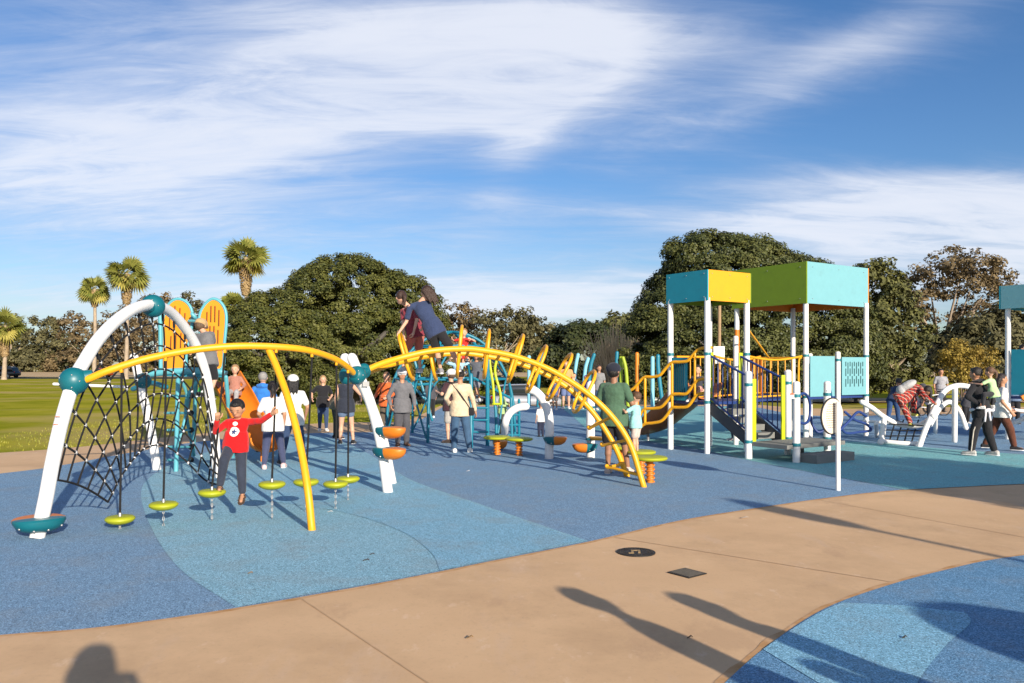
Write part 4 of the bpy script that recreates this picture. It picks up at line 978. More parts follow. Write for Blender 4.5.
# rectangular white sign on a tan timber pole beyond
sp = G(719, 402.5); SP = thing('post_sign', 'white rectangular sign fixed to a tall tan timber pole beyond the play tower', 'sign', (sp.x, sp.y, 0))
tubeobj('pole', [V(sp.x, sp.y, 0), P(719.5, 303, sp.y)], .085, mat('tan_timber', (.3, .2, .11), .8, .2, 6), SP, 12)
MB().box(P(719, 355, sp.y-.1), (.55, .03, .85), None, .01).build('sign_panel', mat('white_board', (.68, .66, .62), .5), SP)
# ------------------------------------------------------------------ right: low white net climber
n0 = G(884, 445); NC = thing('white_tube_climber', 'low white tube climber with sagging black net under the child in red plaid', 'climber', (n0.x, n0.y, 0))
def wt(*pix, r=.06, nm='frame_tube'): return tubeobj(nm, [P(*p) if p[1] < 1e3 else p for p in pix], r, WHITE, NC, 14)
wt((862, 402, 18.6), (872, 408, 18.6), (884, 417, 18.5), (898, 424, 18.5), (915, 426, 18.3), (926, 422, 18.1), (933, 416, 17.8))
wt((884, 420, 18.4), (882, 440, 18.2), (880, 443, 18.1), r=.06); wt((880, 441, 18.2), (900, 443, 18.0), (921, 444, 17.9), r=.05)
wt((919, 447, 17.7), (926, 428, 17.8), (935, 408, 17.9), (944, 392, 18.2), (955, 386, 18.5), (968, 386.5, 18.9), (980, 392, 19.2)); wt((955, 387, 18.4), (954.5, 441, 18.7), r=.06)
wt((930, 425, 18.6), (940, 408, 18.8), (950, 402, 19), (960, 412, 19), (966, 428, 19), r=.055)
wt((935.5, 416, 20), (935.5, 432, 20.8), r=.05); wt((876, 424, 19.5), (877, 436, 20), r=.05); wt((864, 421, 19.6), (880, 422, 19.6), r=.035)
nt_ = MB()
for k in range(5):
    x = 891+k*7.5; nt_.tube(cr([P(x+5, 420, 18.6), P(x+1, 432, 18.4), P(x-2, 443, 18.1)], 4), .017, 6)
for k in range(3): nt_.tube([P(884+2*k, 436-6*k, 18.2), P(928+1*k, 436-5*k, 18.0)], .015, 6)
nt_.build('rope_net', ROPE, NC)
n1 = G(1010, 436); NR = thing('white_arch_frame', 'white tube frame at the right edge behind the walking family', 'climber', (n1.x, n1.y, 0))
tubeobj('frame_tube', [P(985, 410, 20.5), P(1000, 416, 20.3), P(1012, 422, 20), P(1024, 418, 19.8), (P(1040, 405, 19.6))], .06, WHITE, NR); tubeobj('post', [P(1010, 421, 20), G(1010, 438)], .05, WHITE, NR); tubeobj('post', [P(1034, 410, 19.8), G(1034, 440)], .05, WHITE, NR)
tubeobj('frame_tube', [P(1005, 408, 22), P(1024, 411, 22), P(1045, 410, 22)], .045, WHITE, NR)
# far right tower, mostly outside the frame
O3 = P(1008, 305, 19.5); O3.z = 0
RT = thing('teal_roof_tower', 'teal box roof on white posts cut off by the right edge', 'play tower', tuple(O3))
def q3(s, t, z=0): return O3+bb*s+aa*(t-2.2)+V(0, 0, z)
for s, t in ((0, 0), (2.4, 0), (0, 2.2), (2.4, 2.2)): MB().tube([q3(s, t), q3(s, t, 3.25)], .062, 18).build('post', WHITE, RT)
for a, b in (((-.12, -.12), (2.52, -.12)), ((-.12, 2.32), (2.52, 2.32))): MB().prism([q3(*a, 3.2), q3(*b, 3.2), q3(*b, 3.76), q3(*a, 3.76)], aa*.03).build('roof_panel', ROOFTEAL, RT, smooth=False)
for a, b in (((-.12, -.08), (-.12, 2.31)), ((2.49, -.08), (2.49, 2.31))): MB().prism([q3(*a, 3.2), q3(*b, 3.2), q3(*b, 3.76), q3(*a, 3.76)], bb*.03).build('roof_panel', ROOFAQ, RT, smooth=False)
MB().prism([q3(-.08, -.08, 3.25), q3(2.48, -.08, 3.25), q3(2.48, 2.3, 3.25), q3(-.08, 2.3, 3.25)], (0, 0, .03)).build('roof_deck', ROOFGRN, RT, smooth=False)
MB().prism([q3(-.03, 2.1, 1.1), q3(-.03, 1.7, 1.1), q3(-.03, 1.7, 2.2), q3(-.03, 2.1, 2.2)], bb*-.03).build('wall_panel', ROOFTEAL, RT, smooth=False)
MB().prism([q3(-.03, 1.69, 1.1), q3(-.03, .9, 1.1), q3(-.03, .9, 2.2), q3(-.03, 1.5, 2.2), q3(-.03, 1.62, 2.1)], bb*-.03).build('wall_panel', ROOFAQ, RT, smooth=False)
MB().prism([q3(.02, .02, 1.0), q3(2.38, .02, 1.0), q3(2.38, 2.18, 1.0), q3(.02, 2.18, 1.0)], (0, 0, .06)).build('deck', NAVY, RT, smooth=False)
chute('slide', [q3(.3, 1.2, 1.15), q3(-.1, 1.25, 1.05), q3(-.55, 1.35, .9)], .6, .2, ORA, RT)
for s in (.03,): tubeobj('clamp', [q3(s, 0, 2.05), q3(s, 0, 2.12)], .07, CLAMP, RT)
# ------------------------------------------------------------------ vegetation
def leafobj(name, C_, Nn, S_, tint, m, par, asp=.6):
    C_ = np.asarray(C_); Nn = np.asarray(Nn); n = len(C_); o = np.array(ORG[par.name])
    r = rng.normal(size=(n, 3)); t = np.cross(Nn, r); t /= np.linalg.norm(t, axis=1)[:, None]+1e-9; b = np.cross(Nn, t); b /= np.linalg.norm(b, axis=1)[:, None]+1e-9
    S_ = np.asarray(S_)[:, None]; c = C_-o
    v = np.stack([c-t*S_, c-b*S_*asp+t*S_*.1, c+t*S_, c+b*S_*asp+t*S_*.15], 1).reshape(-1, 3)
    me = bpy.data.meshes.new(name); me.vertices.add(4*n); me.vertices.foreach_set('co', v.astype(np.float32).ravel())
    me.loops.add(4*n); me.loops.foreach_set('vertex_index', np.arange(4*n, dtype=np.int32)); me.polygons.add(n)
    me.polygons.foreach_set('loop_start', np.arange(0, 4*n, 4, dtype=np.int32)); me.polygons.foreach_set('loop_total', np.full(n, 4, dtype=np.int32))
    at = me.attributes.new('tint', 'FLOAT', 'FACE'); at.data.foreach_set('value', np.asarray(tint, dtype=np.float32))
    me.update(); me.validate(); me.materials.append(m)
    ob = bpy.data.objects.new(name, me); COL.objects.link(ob); ob.parent = par; ORG[ob.name] = Vector(o); return ob
def crown(ells, nclump, cr_, nleaf, ls, surf=.8, flat=.75, up=.5):
    """ells: list of (centre, radii). Leaf clumps spread over / inside the union of the ellipsoids"""
    E = [(np.array(c), np.array(r)) for c, r in ells]; vol = np.array([np.prod(r)**(2/3) for _, r in E]); vol /= vol.sum()
    CC = []; 
    while len(CC) < nclump:
        k = rng.choice(len(E), p=vol); c, r = E[k]; d = rng.normal(size=3); d /= np.linalg.norm(d)
        rad = 1.0 if rng.random() < surf else rng.random()**.5
        p = c+d*r*rad
        if rad == 1.0 and any(j != k and (((p-c2)/r2)**2).sum() < .72 for j, (c2, r2) in enumerate(E)): continue
        if d[2] < -.75 and rng.random() < .7: continue
        CC.append((p, d))
    Cs = []; Ns = []; Ss = []; Ts = []
    for p, d in CC:
        s = cr_*rng.uniform(.65, 1.35); m = int(nleaf*(s/cr_)**2*rng.uniform(.8, 1.2)); q = rng.normal(size=(m, 3)); q /= np.linalg.norm(q, axis=1)[:, None]
        pos = p+q*s*np.array([1, 1, flat])*(rng.random((m, 1))**.35); nn = q*.8+d*.6+np.array([0, 0, up])+rng.normal(size=(m, 3))*.55
        nn /= np.linalg.norm(nn, axis=1)[:, None]
        Cs.append(pos); Ns.append(nn); Ss.append(ls*rng.uniform(.6, 1.4, m)); Ts.append(np.clip(rng.normal(rng.uniform(.15, .75), .22, m), 0, 1))
    return np.concatenate(Cs), np.concatenate(Ns), np.concatenate(Ss), np.concatenate(Ts), [c for c, _ in CC]
BARK = mat('bark', (.16, .12, .09), .9, .3, 3, .6, 20, .1); BARKP = mat('pale_bark', (.34, .27, .2), .85, .25, 2, .4, 12, .1); BARKG = mat('grey_bark', (.12, .11, .10), .9, .25, 3, .6, 18, .1)
def limbs(par, base, targets, r0, m, fork=.35, name='trunk', hfork=None):
    hf = hfork or 2.0; mb = MB(); f = base+V(0, 0, hf); mb.tube([base-V(0, 0, .1), base+V(0, 0, .15), base+V(.05*r0, 0, hf*.5), f], [r0*1.7, r0*1.2, r0, r0*.9], 12)
    for t in targets:
        t = Vector(t); mid = f.lerp(t, .5)+V(random.uniform(-.3, .3), random.uniform(-.3, .3), random.uniform(0, .5))*((t-f).length*.15)
        mb.tube(cr([f-V(0, 0, .2), f.lerp(mid, .5), mid, t], 4), [r0*.62*(1-.85*i/12)+.01 for i in range(13)], 7)
    return mb.build(name, m, par)
FIC = leafmat('ficus_leaf', (.038, .05, .010), (.13, .13, .026), .08, .6)
FIC2 = leafmat('ficus_leaf_olive', (.038, .05, .014), (.12, .125, .032), .1, .55)
EUC = leafmat('eucalyptus_leaf', (.06, .058, .025), (.16, .145, .06), .15, .7)
EUCG = leafmat('eucalyptus_leaf_green', (.055, .06, .02), (.15, .15, .04), .15, .7)
EUCR = leafmat('eucalyptus_leaf_russet', (.095, .07, .035), (.22, .16, .075), .15, .7)
DKG = leafmat('dark_leaf', (.02, .03, .01), (.06, .07, .02), .08, .6)
GOLD = leafmat('golden_leaf', (.2, .13, .02), (.36, .27, .05), .2, .7)
PALM = leafmat('palm_leaf', (.14, .165, .03), (.42, .36, .09), .15, .5)
def ells_px(lst, Y, dk=.85, z0=None):
    out = []
    for x, y, rx, ry in lst:
        p = P(x, y, Y); out.append(((p.x, p.y+random.uniform(-.8, .8), p.z), (rx*Y/F, rx*Y/F*dk, ry*Y/F)))
    return out
def tree(name, label, px, Y, lst, m, nclump, cr_, nleaf, ls, bark=BARK, r0=.4, nl=8, surf=.8, flat=.75, group=None, dk=.85, hf=2.0, up=.5, z=None):
    b = V((px-512)*Y/F, Y, tz((px-512)*Y/F, Y) if z is None else z); t = thing(name, label, 'tree', tuple(b), group)
    C_, N_, S_, T_, cc = crown(ells_px(lst, Y, dk), nclump, cr_, nleaf, ls, surf, flat, up)
    leafobj('crown', C_, N_, S_, T_, m, t)
    tg = random.sample(cc, min(nl, len(cc))); limbs(t, b, [b+V(0, 0, hf)+(Vector(c)-b-V(0, 0, hf))*.8 for c in tg], r0, bark, hfork=hf); return t
# two great fig trees
tree('fig_tree', 'huge dense dark green fig tree with a domed crown, behind the yellow overhead rail', 345, 47, [(345, 320, 62, 64), (290, 345, 62, 55), (395, 335, 48, 62), (262, 350, 38, 42), (360, 350, 80, 42), (318, 300, 40, 34), (240, 365, 22, 28), (425, 360, 20, 26), (300, 372, 55, 22), (385, 375, 45, 18)], FIC, 1300, .5, 185, .075, BARKG, .9, 14, surf=.86, flat=.6, up=.6)
tree('fig_tree', 'tallest dense dark fig tree rising behind the box-roofed play tower', 742, 44, [(735, 290, 72, 52), (690, 318, 50, 52), (790, 310, 65, 52), (830, 345, 42, 48), (668, 350, 44, 46), (720, 350, 80, 48), (790, 360, 70, 34), (705, 258, 42, 22), (750, 256, 38, 18), (860, 365, 25, 28), (645, 375, 25, 20)], FIC2, 1400, .5, 185, .075, BARKG, .9, 14, surf=.88, flat=.6, up=.6)
tree('dark_tree', 'rounded dark evergreen tree left of the tall fig, behind the bare bush', 588, 78, [(588, 350, 40, 24), (560, 360, 24, 20), (618, 355, 26, 24), (590, 372, 50, 14)], DKG, 150, .95, 130, .2, BARKG, .4, 6, surf=.9)
tree('flat_tree', 'small spreading olive tree peeking over the dark evergreens, centre right', 620, 95, [(600, 328, 18, 8), (628, 324, 26, 10), (645, 320, 14, 8), (625, 345, 22, 18)], EUCG, 70, .9, 80, .24, BARK, .3, 6, surf=.8)
# eucalyptus row along the far edge
BG = 'eucalyptus trees along the far edge'
bgs = [(12, 236, [(10, 345, 22, 26), (0, 325, 16, 14), (22, 362, 26, 14)], EUC, 'brown green eucalyptus at the far left edge, behind the dark car'),
       (48, 240, [(42, 335, 20, 18), (60, 350, 22, 20), (35, 358, 26, 14), (52, 322, 8, 8)], EUC, 'brownish eucalyptus with a sharp top, second from the left edge'),
       (85, 238, [(72, 330, 14, 16), (88, 345, 20, 22), (75, 362, 30, 12)], EUCR, 'russet eucalyptus just left of the white arch'),
       (128, 230, [(130, 340, 20, 34), (112, 335, 16, 22), (140, 318, 12, 16), (120, 362, 24, 12)], EUCR, 'russet eucalyptus seen through the rope net'),
       (162, 225, [(160, 305, 16, 14), (170, 325, 24, 26), (150, 345, 26, 24), (180, 350, 24, 20)], EUCR, 'tall reddish eucalyptus behind the wing panels'),
       (205, 232, [(200, 330, 20, 26), (215, 350, 24, 22), (190, 305, 10, 10)], EUC, 'thin topped eucalyptus between the wing panels and the fig'),
       (455, 215, [(450, 325, 18, 20), (440, 345, 26, 22), (465, 316, 14, 12), (470, 345, 20, 24)], EUCR, 'brown eucalyptus just right of the climbing girls'),
       (498, 205, [(492, 330, 16, 18), (515, 322, 20, 16), (505, 348, 30, 22), (480, 318, 8, 8)], EUC, 'wide airy eucalyptus in the middle of the far tree row'),
       (540, 210, [(538, 332, 16, 16), (545, 350, 22, 20), (522, 342, 14, 20)], EUC, 'eucalyptus at the right end of the middle far tree row')]
for px, Y, l_, m_, lb in bgs:
    tree('eucalyptus_tree', lb, px, Y, l_, m_, 150, 1.35, 42, .40, BARKP, .5, 9, surf=.6, flat=.8, group=BG, hf=3.0)
tree('eucalyptus_tree', 'big airy eucalyptus with bare forked limbs right of the aqua roof', 940, 62, [(950, 275, 40, 24), (985, 280, 26, 22), (925, 285, 24, 18), (1002, 300, 16, 24), (975, 320, 24, 18), (912, 312, 30, 24), (900, 290, 22, 14), (1010, 275, 8, 8)], EUCR, 210, .62, 62, .12, BARKP, .35, 18, surf=.5, flat=.6, hf=3.0)
tree('eucalyptus_tree', 'green grey eucalyptus directly right of the aqua roof box', 893, 55, [(880, 275, 22, 14), (885, 310, 26, 30), (905, 335, 28, 26), (870, 345, 24, 34), (890, 370, 34, 18)], EUCG, 230, .62, 70, .14, BARKP, .3, 10, surf=.6, flat=.65, hf=2.5)
tree('dark_tree', 'dense brown green bushy tree behind the right edge tower', 1000, 58, [(985, 345, 36, 26), (1015, 335, 26, 32), (960, 355, 26, 24), (1030, 360, 34, 30), (1000, 372, 50, 14)], EUC, 240, .75, 100, .16, BARKG, .3, 8, surf=.8)
tree('golden_tree', 'golden yellow feathery bush behind the white tube climber', 962, 44, [(960, 362, 22, 18), (948, 355, 12, 12), (975, 358, 14, 14), (962, 375, 26, 12)], GOLD, 90, .36, 70, .06, BARK, .1, 8, surf=.6, hf=.6)
tree('dark_tree', 'low dark green shrub tree filling the gap under the aqua roof', 858, 60, [(850, 372, 30, 16), (880, 378, 30, 12)], EUCG, 110, .7, 90, .16, BARKG, .25, 6, surf=.8)
# understorey hedge along the far edge: one mass nobody could count
hb = thing('far_shrubbery', 'low dark shrub mass under the far tree row', 'shrubs', (0, 233, 0)); hb['kind'] = 'stuff'
E_ = []
for x in range(-170, 175, 7):
    E_.append(((x, 236+rng.uniform(-3, 3), rng.uniform(.8, 2.2)), (6, 3, rng.uniform(2.4, 5.2)*(1.15 if x < -60 else 1))))
C_, N_, S_, T_, cc = crown(E_, 620, 1.6, 60, .45, .85); leafobj('shrub_leaves', C_, N_, S_, T_, leafmat('shrub_leaf', (.035, .04, .014), (.10, .09, .035), .1), hb)['kind'] = 'stuff'
# small shrubs near the path, rounded
def shrub(label, px, Y, lst, m, n, cr_, nl, ls, cat='shrub'):
    b = V((px-512)*Y/F, Y, tz((px-512)*Y/F, Y)); t = thing('shrub', label, cat, tuple(b)); C_, N_, S_, T_, cc = crown(ells_px(lst, Y, .9), n, cr_, nl, ls, .85); leafobj('foliage', C_, N_, S_, T_, m, t)
    mb = MB()
    for c in random.sample(cc, 6): mb.tube([b, b.lerp(Vector(c), .5)+V(0, 0, .1), Vector(c)], [.03, .02, .008], 6)
    mb.build('stem', BARK, t)
shrub('green shrub at the foot of the large fig, left of the white legs', 320, 42, [(318, 380, 18, 14)], FIC, 50, .35, 90, .06)
shrub('low dark green hedge bush behind the parked silver car', 480, 62, [(470, 383, 30, 7), (500, 384, 25, 6)], DKG, 90, .4, 90, .08)
shrub('low dark green hedge bush behind the white parked car', 690, 62, [(680, 380, 40, 9)], DKG, 90, .4, 90, .08)
# bare tan bush of upright stems
b = V((618-512)*52/F, 52, -1.0); BB = thing('bare_bush', 'leafless tan bush of long upright twigs left of the tall fig', 'bush', tuple(b)); mb = MB()
for k in range(340):
    a = random.uniform(0, 2*math.pi); s = random.random()**.6; hh = random.uniform(3.6, 6.3)*(1-.25*s); e = b+V(math.cos(a)*s*2.6, math.sin(a)*s*1.6, hh); st = b+V(math.cos(a)*s*.5, math.sin(a)*s*.4, 0)
    mb.tube([st, st.lerp(e, .5)+V(math.cos(a)*.1, 0, .25), e], [.035, .026, .012], 4)
    for _ in range(2):
        u = random.uniform(.4, .8); q = st.lerp(e, u); mb.tube([q, q+V(random.uniform(-.45, .45), random.uniform(-.3, .3), random.uniform(.4, .9))], [.018, .008], 3)
mb.build('twigs', mat('dry_twig', (.62, .46, .28), .8, .2, 3), BB)
# fan palms
def palm(px, top, Y, label, crw=2.2, skirt=1.0, tall=None, gy=None):
    hx = (px-512)*Y/F; hz = CH-(top-HZ)*Y/F-crw*.55; b = V(hx, Y, tz(hx, Y)); t = thing('fan_palm', label, 'palm tree', tuple(b), 'fan palms')
    hd = V(hx+.1, Y, hz); MB().tube([b-V(0, 0, .1), b+V(0, 0, .4), b.lerp(hd, .5)+V(.12, 0, 0), hd], [.42, .3, .22, .2], 12).build('trunk', BARKP, t)
    Vs = []; Fs = []; Tn = []
    def frond(dirv, L, drop, dead):
        d = dirv.normalized(); side = (Quaternion(d, R(random.uniform(-65, 65))) @ d.cross(V(0, 0, 1))).normalized(); tip = hd+d*L*.5+V(0, 0, -drop*.35); n = 13
        for k in range(n):
            an = (k/(n-1)-.5)*R(200); dd = (d*math.cos(an)+side*math.sin(an)).normalized(); bl = L*.62*(.75+.25*math.cos(an)); w = (side*math.cos(an)-d*math.sin(an)).normalized()*.11
            m = tip+dd*bl*.6+V(0, 0, -drop*.12); e = tip+dd*bl+V(0, 0, -drop*.5-abs(an)*.1); i = len(Vs)
            Vs.extend([tip-w*.3, tip+w*.3, m+w, m-w, e]); Fs.extend([(i, i+1, i+2, i+3), (i+3, i+2, i+4)]); v = (random.uniform(.75, 1) if dead else random.uniform(0, .4)); Tn.extend([v, v])
        i = len(Vs); Vs.extend([hd+side*.03, hd-side*.03, tip-side*.02, tip+side*.02]); Fs.append((i, i+1, i+2, i+3)); Tn.append(.6)
    for k in range(58):
        el = math.asin(random.uniform(-.62, 1)); a = random.uniform(0, 2*math.pi); frond(V(math.cos(a)*math.cos(el), math.sin(a)*math.cos(el), math.sin(el)), crw*random.uniform(.8, 1.0), random.uniform(.1, .6)+(.5 if el < 0 else 0), el < R(-22))
    me = bpy.data.meshes.new('fronds'); me.from_pydata([v-b for v in Vs], [], Fs); at = me.attributes.new('tint', 'FLOAT', 'FACE'); at.data.foreach_set('value', Tn); me.materials.append(PALM)
    o = bpy.data.objects.new('fronds', me); COL.objects.link(o); o.parent = t; ORG[o.name] = b
    n = int(700*skirt); C_ = []; N_ = []
    for k in range(n):
        u = random.random(); a = random.uniform(0, 2*math.pi); rr = (.75-.4*u)*crw*.5*random.uniform(.7, 1); C_.append(hd+V(math.cos(a)*rr, math.sin(a)*rr, -.2-u*crw*1.1*skirt)); N_.append(Vector((math.cos(a), math.sin(a), .3)).normalized())
    leafobj('dead_frond_skirt', C_, [tuple(x) for x in N_], [random.uniform(.15, .34) for _ in C_], [random.uniform(.2, 1) for _ in C_], leafmat('dead_frond', (.16, .1, .045), (.36, .25, .11), .1), t, .3)
palm(94, 280, 112, 'slim fan palm left of the arch, shortest of the leftmost pair', 2.3, .9)
palm(126, 261, 108, 'fan palm with a broad ragged head above the white arch', 3.0, 1.2)
palm(245, 244, 92, 'tall fan palm with a thick dead-frond skirt left of the big fig', 2.8, 1.35)
palm(4, 314, 105, 'fan palm cut off by the left edge, behind the dark car', 2.7, 1.3)
palm(232, 296, 84, 'low fan palm peeking out beside the left fringe of the big fig', 1.7, .7)
# lawn tufts: uncountable
n = 42000; X = rng.uniform(-30, 2, n); Yy = 16+rng.random(n)**1.3*34; keep = []
op = [(p.x, p.y) for p in outer]
def outy(x):
    best = 0
    for (x0, y0), (x1, y1) in zip(op, op[1:]):
        if min(x0, x1) <= x <= max(x0, x1) and x0 != x1: best = max(best, y0+(y1-y0)*(x-x0)/(x1-x0))
    return best
oy = np.array([outy(x) for x in np.linspace(-30, 3, 200)]); lim = np.interp(X, np.linspace(-30, 3, 200), oy)
k = (Yy > lim+.05) & (Yy < 48) & (lim > 5); X = X[k]; Yy = Yy[k]; n = len(X)
zz = np.array([tz(x, y) for x, y in zip(X, Yy)]); a = rng.uniform(0, 2*np.pi, n); hgt_ = rng.uniform(.025, .06, n); w = .012
bx = np.stack([X, Yy, zz], 1); sd = np.stack([np.cos(a), np.sin(a), np.zeros(n)], 1)*w; tp = bx+np.stack([rng.normal(0, .015, n), rng.normal(0, .015, n), hgt_], 1)
v = np.stack([bx-sd, bx+sd, tp], 1).reshape(-1, 3); me = bpy.data.meshes.new('grass_tufts'); me.vertices.add(3*n); me.vertices.foreach_set('co', v.astype(np.float32).ravel()); me.loops.add(3*n); me.loops.foreach_set('vertex_index', np.arange(3*n, dtype=np.int32)); me.polygons.add(n); me.polygons.foreach_set('loop_start', np.arange(0, 3*n, 3, dtype=np.int32)); me.polygons.foreach_set('loop_total', np.full(n, 3, dtype=np.int32))
at = me.attributes.new('tint', 'FLOAT', 'FACE'); at.data.foreach_set('value', rng.random(n).astype(np.float32)); me.update(); me.materials.append(leafmat('grass_blade', (.17, .2, .018), (.36, .33, .05), .2))
o = bpy.data.objects.new('grass', me); COL.objects.link(o); _name(o, 'short patchy green and straw grass blades beyond the tan path', 'grass', None, 'stuff')
# fallen leaves and litter scraps on the rubber
LAMPS = [(445, 300, 150, 'far slender lamp pole above the middle tree row'), (905, 345, 75, 'slim grey lamp pole in front of the green eucalyptus')]
for px, ty, Y, lb in LAMPS:
    tp = P(px, ty, Y); t = thing('park_lamp', lb, 'lamp', (tp.x, Y, 0)); MB().tube([V(tp.x, Y, -.8), tp], [.09, .05], 8).build('pole', BARKG, t); MB().box(tp+V(.3, 0, 0), (.8, .3, .12), None, .03).build('lamp_head', BARKG, t)
for px, py, s, c_, lb in ((690, 640, .02, (.1, .07, .04), 'tiny dark leaf on the path between the two long shadows'), (470, 640, .022, (.2, .12, .05), 'tiny brown leaf on the foreground path, lower middle'), (905, 640, .02, (.05, .05, .04), 'tiny dark leaf on the light blue wedge'), (250, 575, .02, (.25, .15, .05), 'tiny brown leaf on the light blue rubber near its left edge'), (175, 505, .045, (.6, .3, .05), 'orange dry leaf on the rubber under the disc steps'), (330, 513, .03, (.6, .6, .58), 'white paper scrap on the light blue rubber'), (366, 562, .03, (.06, .05, .04), 'dark dry leaf on the light blue rubber nearest the path'), (372, 556, .022, (.06, .05, .04), 'small dark dry leaf farther left on the light blue rubber'), (468, 472, .03, (.6, .6, .6), 'white scrap on the blue rubber behind the bridge'), (745, 519, .05, (.5, .4, .3), 'pale chalky scrap on the tan path near the blue edge')):
    g_ = G(px, py); mb = MB(); mb.loft([(g_+V(-s, 0, .014), V(0, s*.1, 0), V(0, 0, .004)), (g_+V(-s*.3, 0, .02), V(0, s*.5, 0), V(0, 0, .004)), (g_+V(s*.4, .01, .026), V(0, s*.42, 0), V(0, 0, .004)), (g_+V(s, .01, .018), V(0, s*.08, 0), V(0, 0, .004))], 8)
    mb.build('fallen_leaf' if 'leaf' in lb else 'paper_scrap', mat('litter', c_, .8), org=g_, label=lb, cat='leaf' if 'leaf' in lb else 'litter')
# shade tree behind the photographer's right, casts the soft shade at the right edge
t = thing('shade_tree', 'small leafy tree standing outside the picture to the right', 'tree', (13.5, 1.2, 0))
C_, N_, S_, T_, cc = crown([((13.5, 1.2, 4.0), (1.9, 1.6, 1.3)), ((14.6, 1.0, 3.5), (1.3, 1.3, 1.0))], 120, .45, 90, .11); leafobj('crown', C_, N_, S_, T_, FIC, t); limbs(t, V(13.5, 1.2, 0), [Vector(c) for c in random.sample(cc, 6)], .14, BARK)
# ------------------------------------------------------------------ cars
GLASS = mat('car_glass', (.02, .025, .03), .08, .05, 5, 0, None, .8); TYRE = mat('tyre', (.02, .02, .02), .8); RIM = mat('rim', (.35, .35, .36), .3, .1, 9, 0, None, .5, .8)
def car(label, x, y, z, yaw, col, suv=True):
    t = thing('parked_car', label, 'car', (x, y, z), 'cars parked beyond the playground'); M = Matrix.Rotation(R(yaw), 3, 'Z'); o = V(x, y, z)
    pm = paint('car_paint_%s' % (round(col[0], 3)), col, .25, .03); pm.node_tree.nodes['Principled BSDF'].inputs['Coat Weight'].default_value = .6
    L, W, Hh = (4.6, 1.82, 1.68) if suv else (4.6, 1.78, 1.45)
    def T_(p): return o+M@Vector(p)
    bm_ = MB(); rows = []
    for u, zb, zt, w in ((-2.3, .5, .85, .72), (-2.2, .32, 1.0, .86), (-1.5, .27, 1.05, .91), (-.7, .27, 1.03, .91), (.8, .27, 1.0, .91), (1.6, .3, .95, .9), (2.15, .34, .82, .82), (2.3, .45, .7, .68)):
        rows.append((T_((u*L/4.6, 0, (zb+zt)/2)), M@V(0, w*W/1.82, 0), V(0, 0, (zt-zb)/2)))
    bm_.loft(rows, 24, .55); body = bm_.build('body', pm, t)
    cab = MB(); 
    prof = ((-2.05, .95, .05, .74), (-1.85, 1.0, .6, .74), (-1.3, 1.0, .66, .75), (0.0, 1.0, .68, .75), (.45, .98, .6, .74), (1.15, .95, .06, .7)) if suv else ((-1.9, .95, .05, .72), (-1.1, .98, .43, .70), (-.3, .98, .47, .70), (.25, .98, .44, .7), (1.1, .95, .05, .68))
    cab.loft([(T_((u*L/4.6, 0, zb+h_/2)), M@V(0, w*.93*W/1.82, 0), V(0, 0, h_/2)) for u, zb, h_, w in prof], 24, .5); cab.build('window', GLASS, t)
    rf = MB(); rf.loft([(T_((u*L/4.6, 0, zb+h_-.03)), M@V(0, w*.84, 0), V(0, 0, .045)) for u, zb, h_, w in prof[1:-1]], 20, .6); rf.build('roof', pm, t)
    for u in (-1.4, 1.42):
        for s in (-1, 1):
            c_ = T_((u, s*W/2*.93, .33)); ay = M@V(0, 1, 0); w_ = MB().tube([c_-ay*.11, c_-ay*.09, c_+ay*.09, c_+ay*.11], [.27, .33, .33, .27], 24).build('wheel', TYRE, t); MB().tube([c_+ay*s*.08, c_+ay*s*.118], .2, 16).build('rim', RIM, w_)
    for s in (-1, 1):
        MB().ell(T_((2.2, s*.62, .68)), (.1, .2, .08), 12, 8, M).build('headlight', mat('lamp_glass', (.6, .6, .58), .15), t); MB().ell(T_((-2.24, s*.66, .88)), (.06, .13, .13), 12, 8, M).build('taillight', mat('tail_glass', (.35, .01, .01), .2), t)
        MB().ell(T_((.75, s*1.0, 1.02)), (.1, .08, .07), 10, 8, M).build('mirror', pm, t)
def carp(label, px, Y, yaw, col, suv=True, z=None): x = (px-512)*Y/F; car(label, x, Y, tz(x, Y)+.02 if z is None else z, yaw, col, suv)
carp('dark car driving along the far road at the left edge', 3, 118, 176, (.012, .016, .018))
carp('red car parked on the far road behind the arch net', 97, 126, 176, (.35, .02, .015), False)
carp('silver grey suv parked behind the boy in light green', 527, 48.5, 8, (.28, .29, .33))
carp('white suv parked behind the coloured poles', 635, 48, 172, (.62, .62, .6))
carp('dark blue car parked behind the cap-wearing man in grey', 410, 50, 4, (.02, .03, .07))
carp('black suv parked behind the woman in the cream sweater', 452, 50, 4, (.012, .012, .014))
carp('white car parked between the silver and the white suv', 578, 50, 4, (.55, .55, .54), False)
carp('dark navy car parked left of the slide tower', 676, 50, 3, (.015, .018, .03), False)
# house far behind the left trees
hx, hy = (45-512)*262/F, 262.0; HS = thing('far_house', 'pale cream house glimpsed through the far left trees', 'house', (hx, hy, 0)); o = V(hx, hy, 0)
MB().box(o+V(0, 0, 3), (16, 8, 6)).build('wall', mat('cream_stucco', (.62, .58, .5), .8), HS, smooth=False); MB().prism([o+V(-8.6, -4.6, 6), o+V(-8.6, 4.6, 6), o+V(-8.6, 0, 8.4)], (17.2, 0, 0)).build('roof', mat('grey_shingle', (.22, .2, .18), .8), HS, smooth=False)
for dx in (-5.5, -2, 2, 5.5): MB().box(o+V(dx, -4.02, 3.8), (1.6, .1, 1.5)).build('window', GLASS, HS, smooth=False)
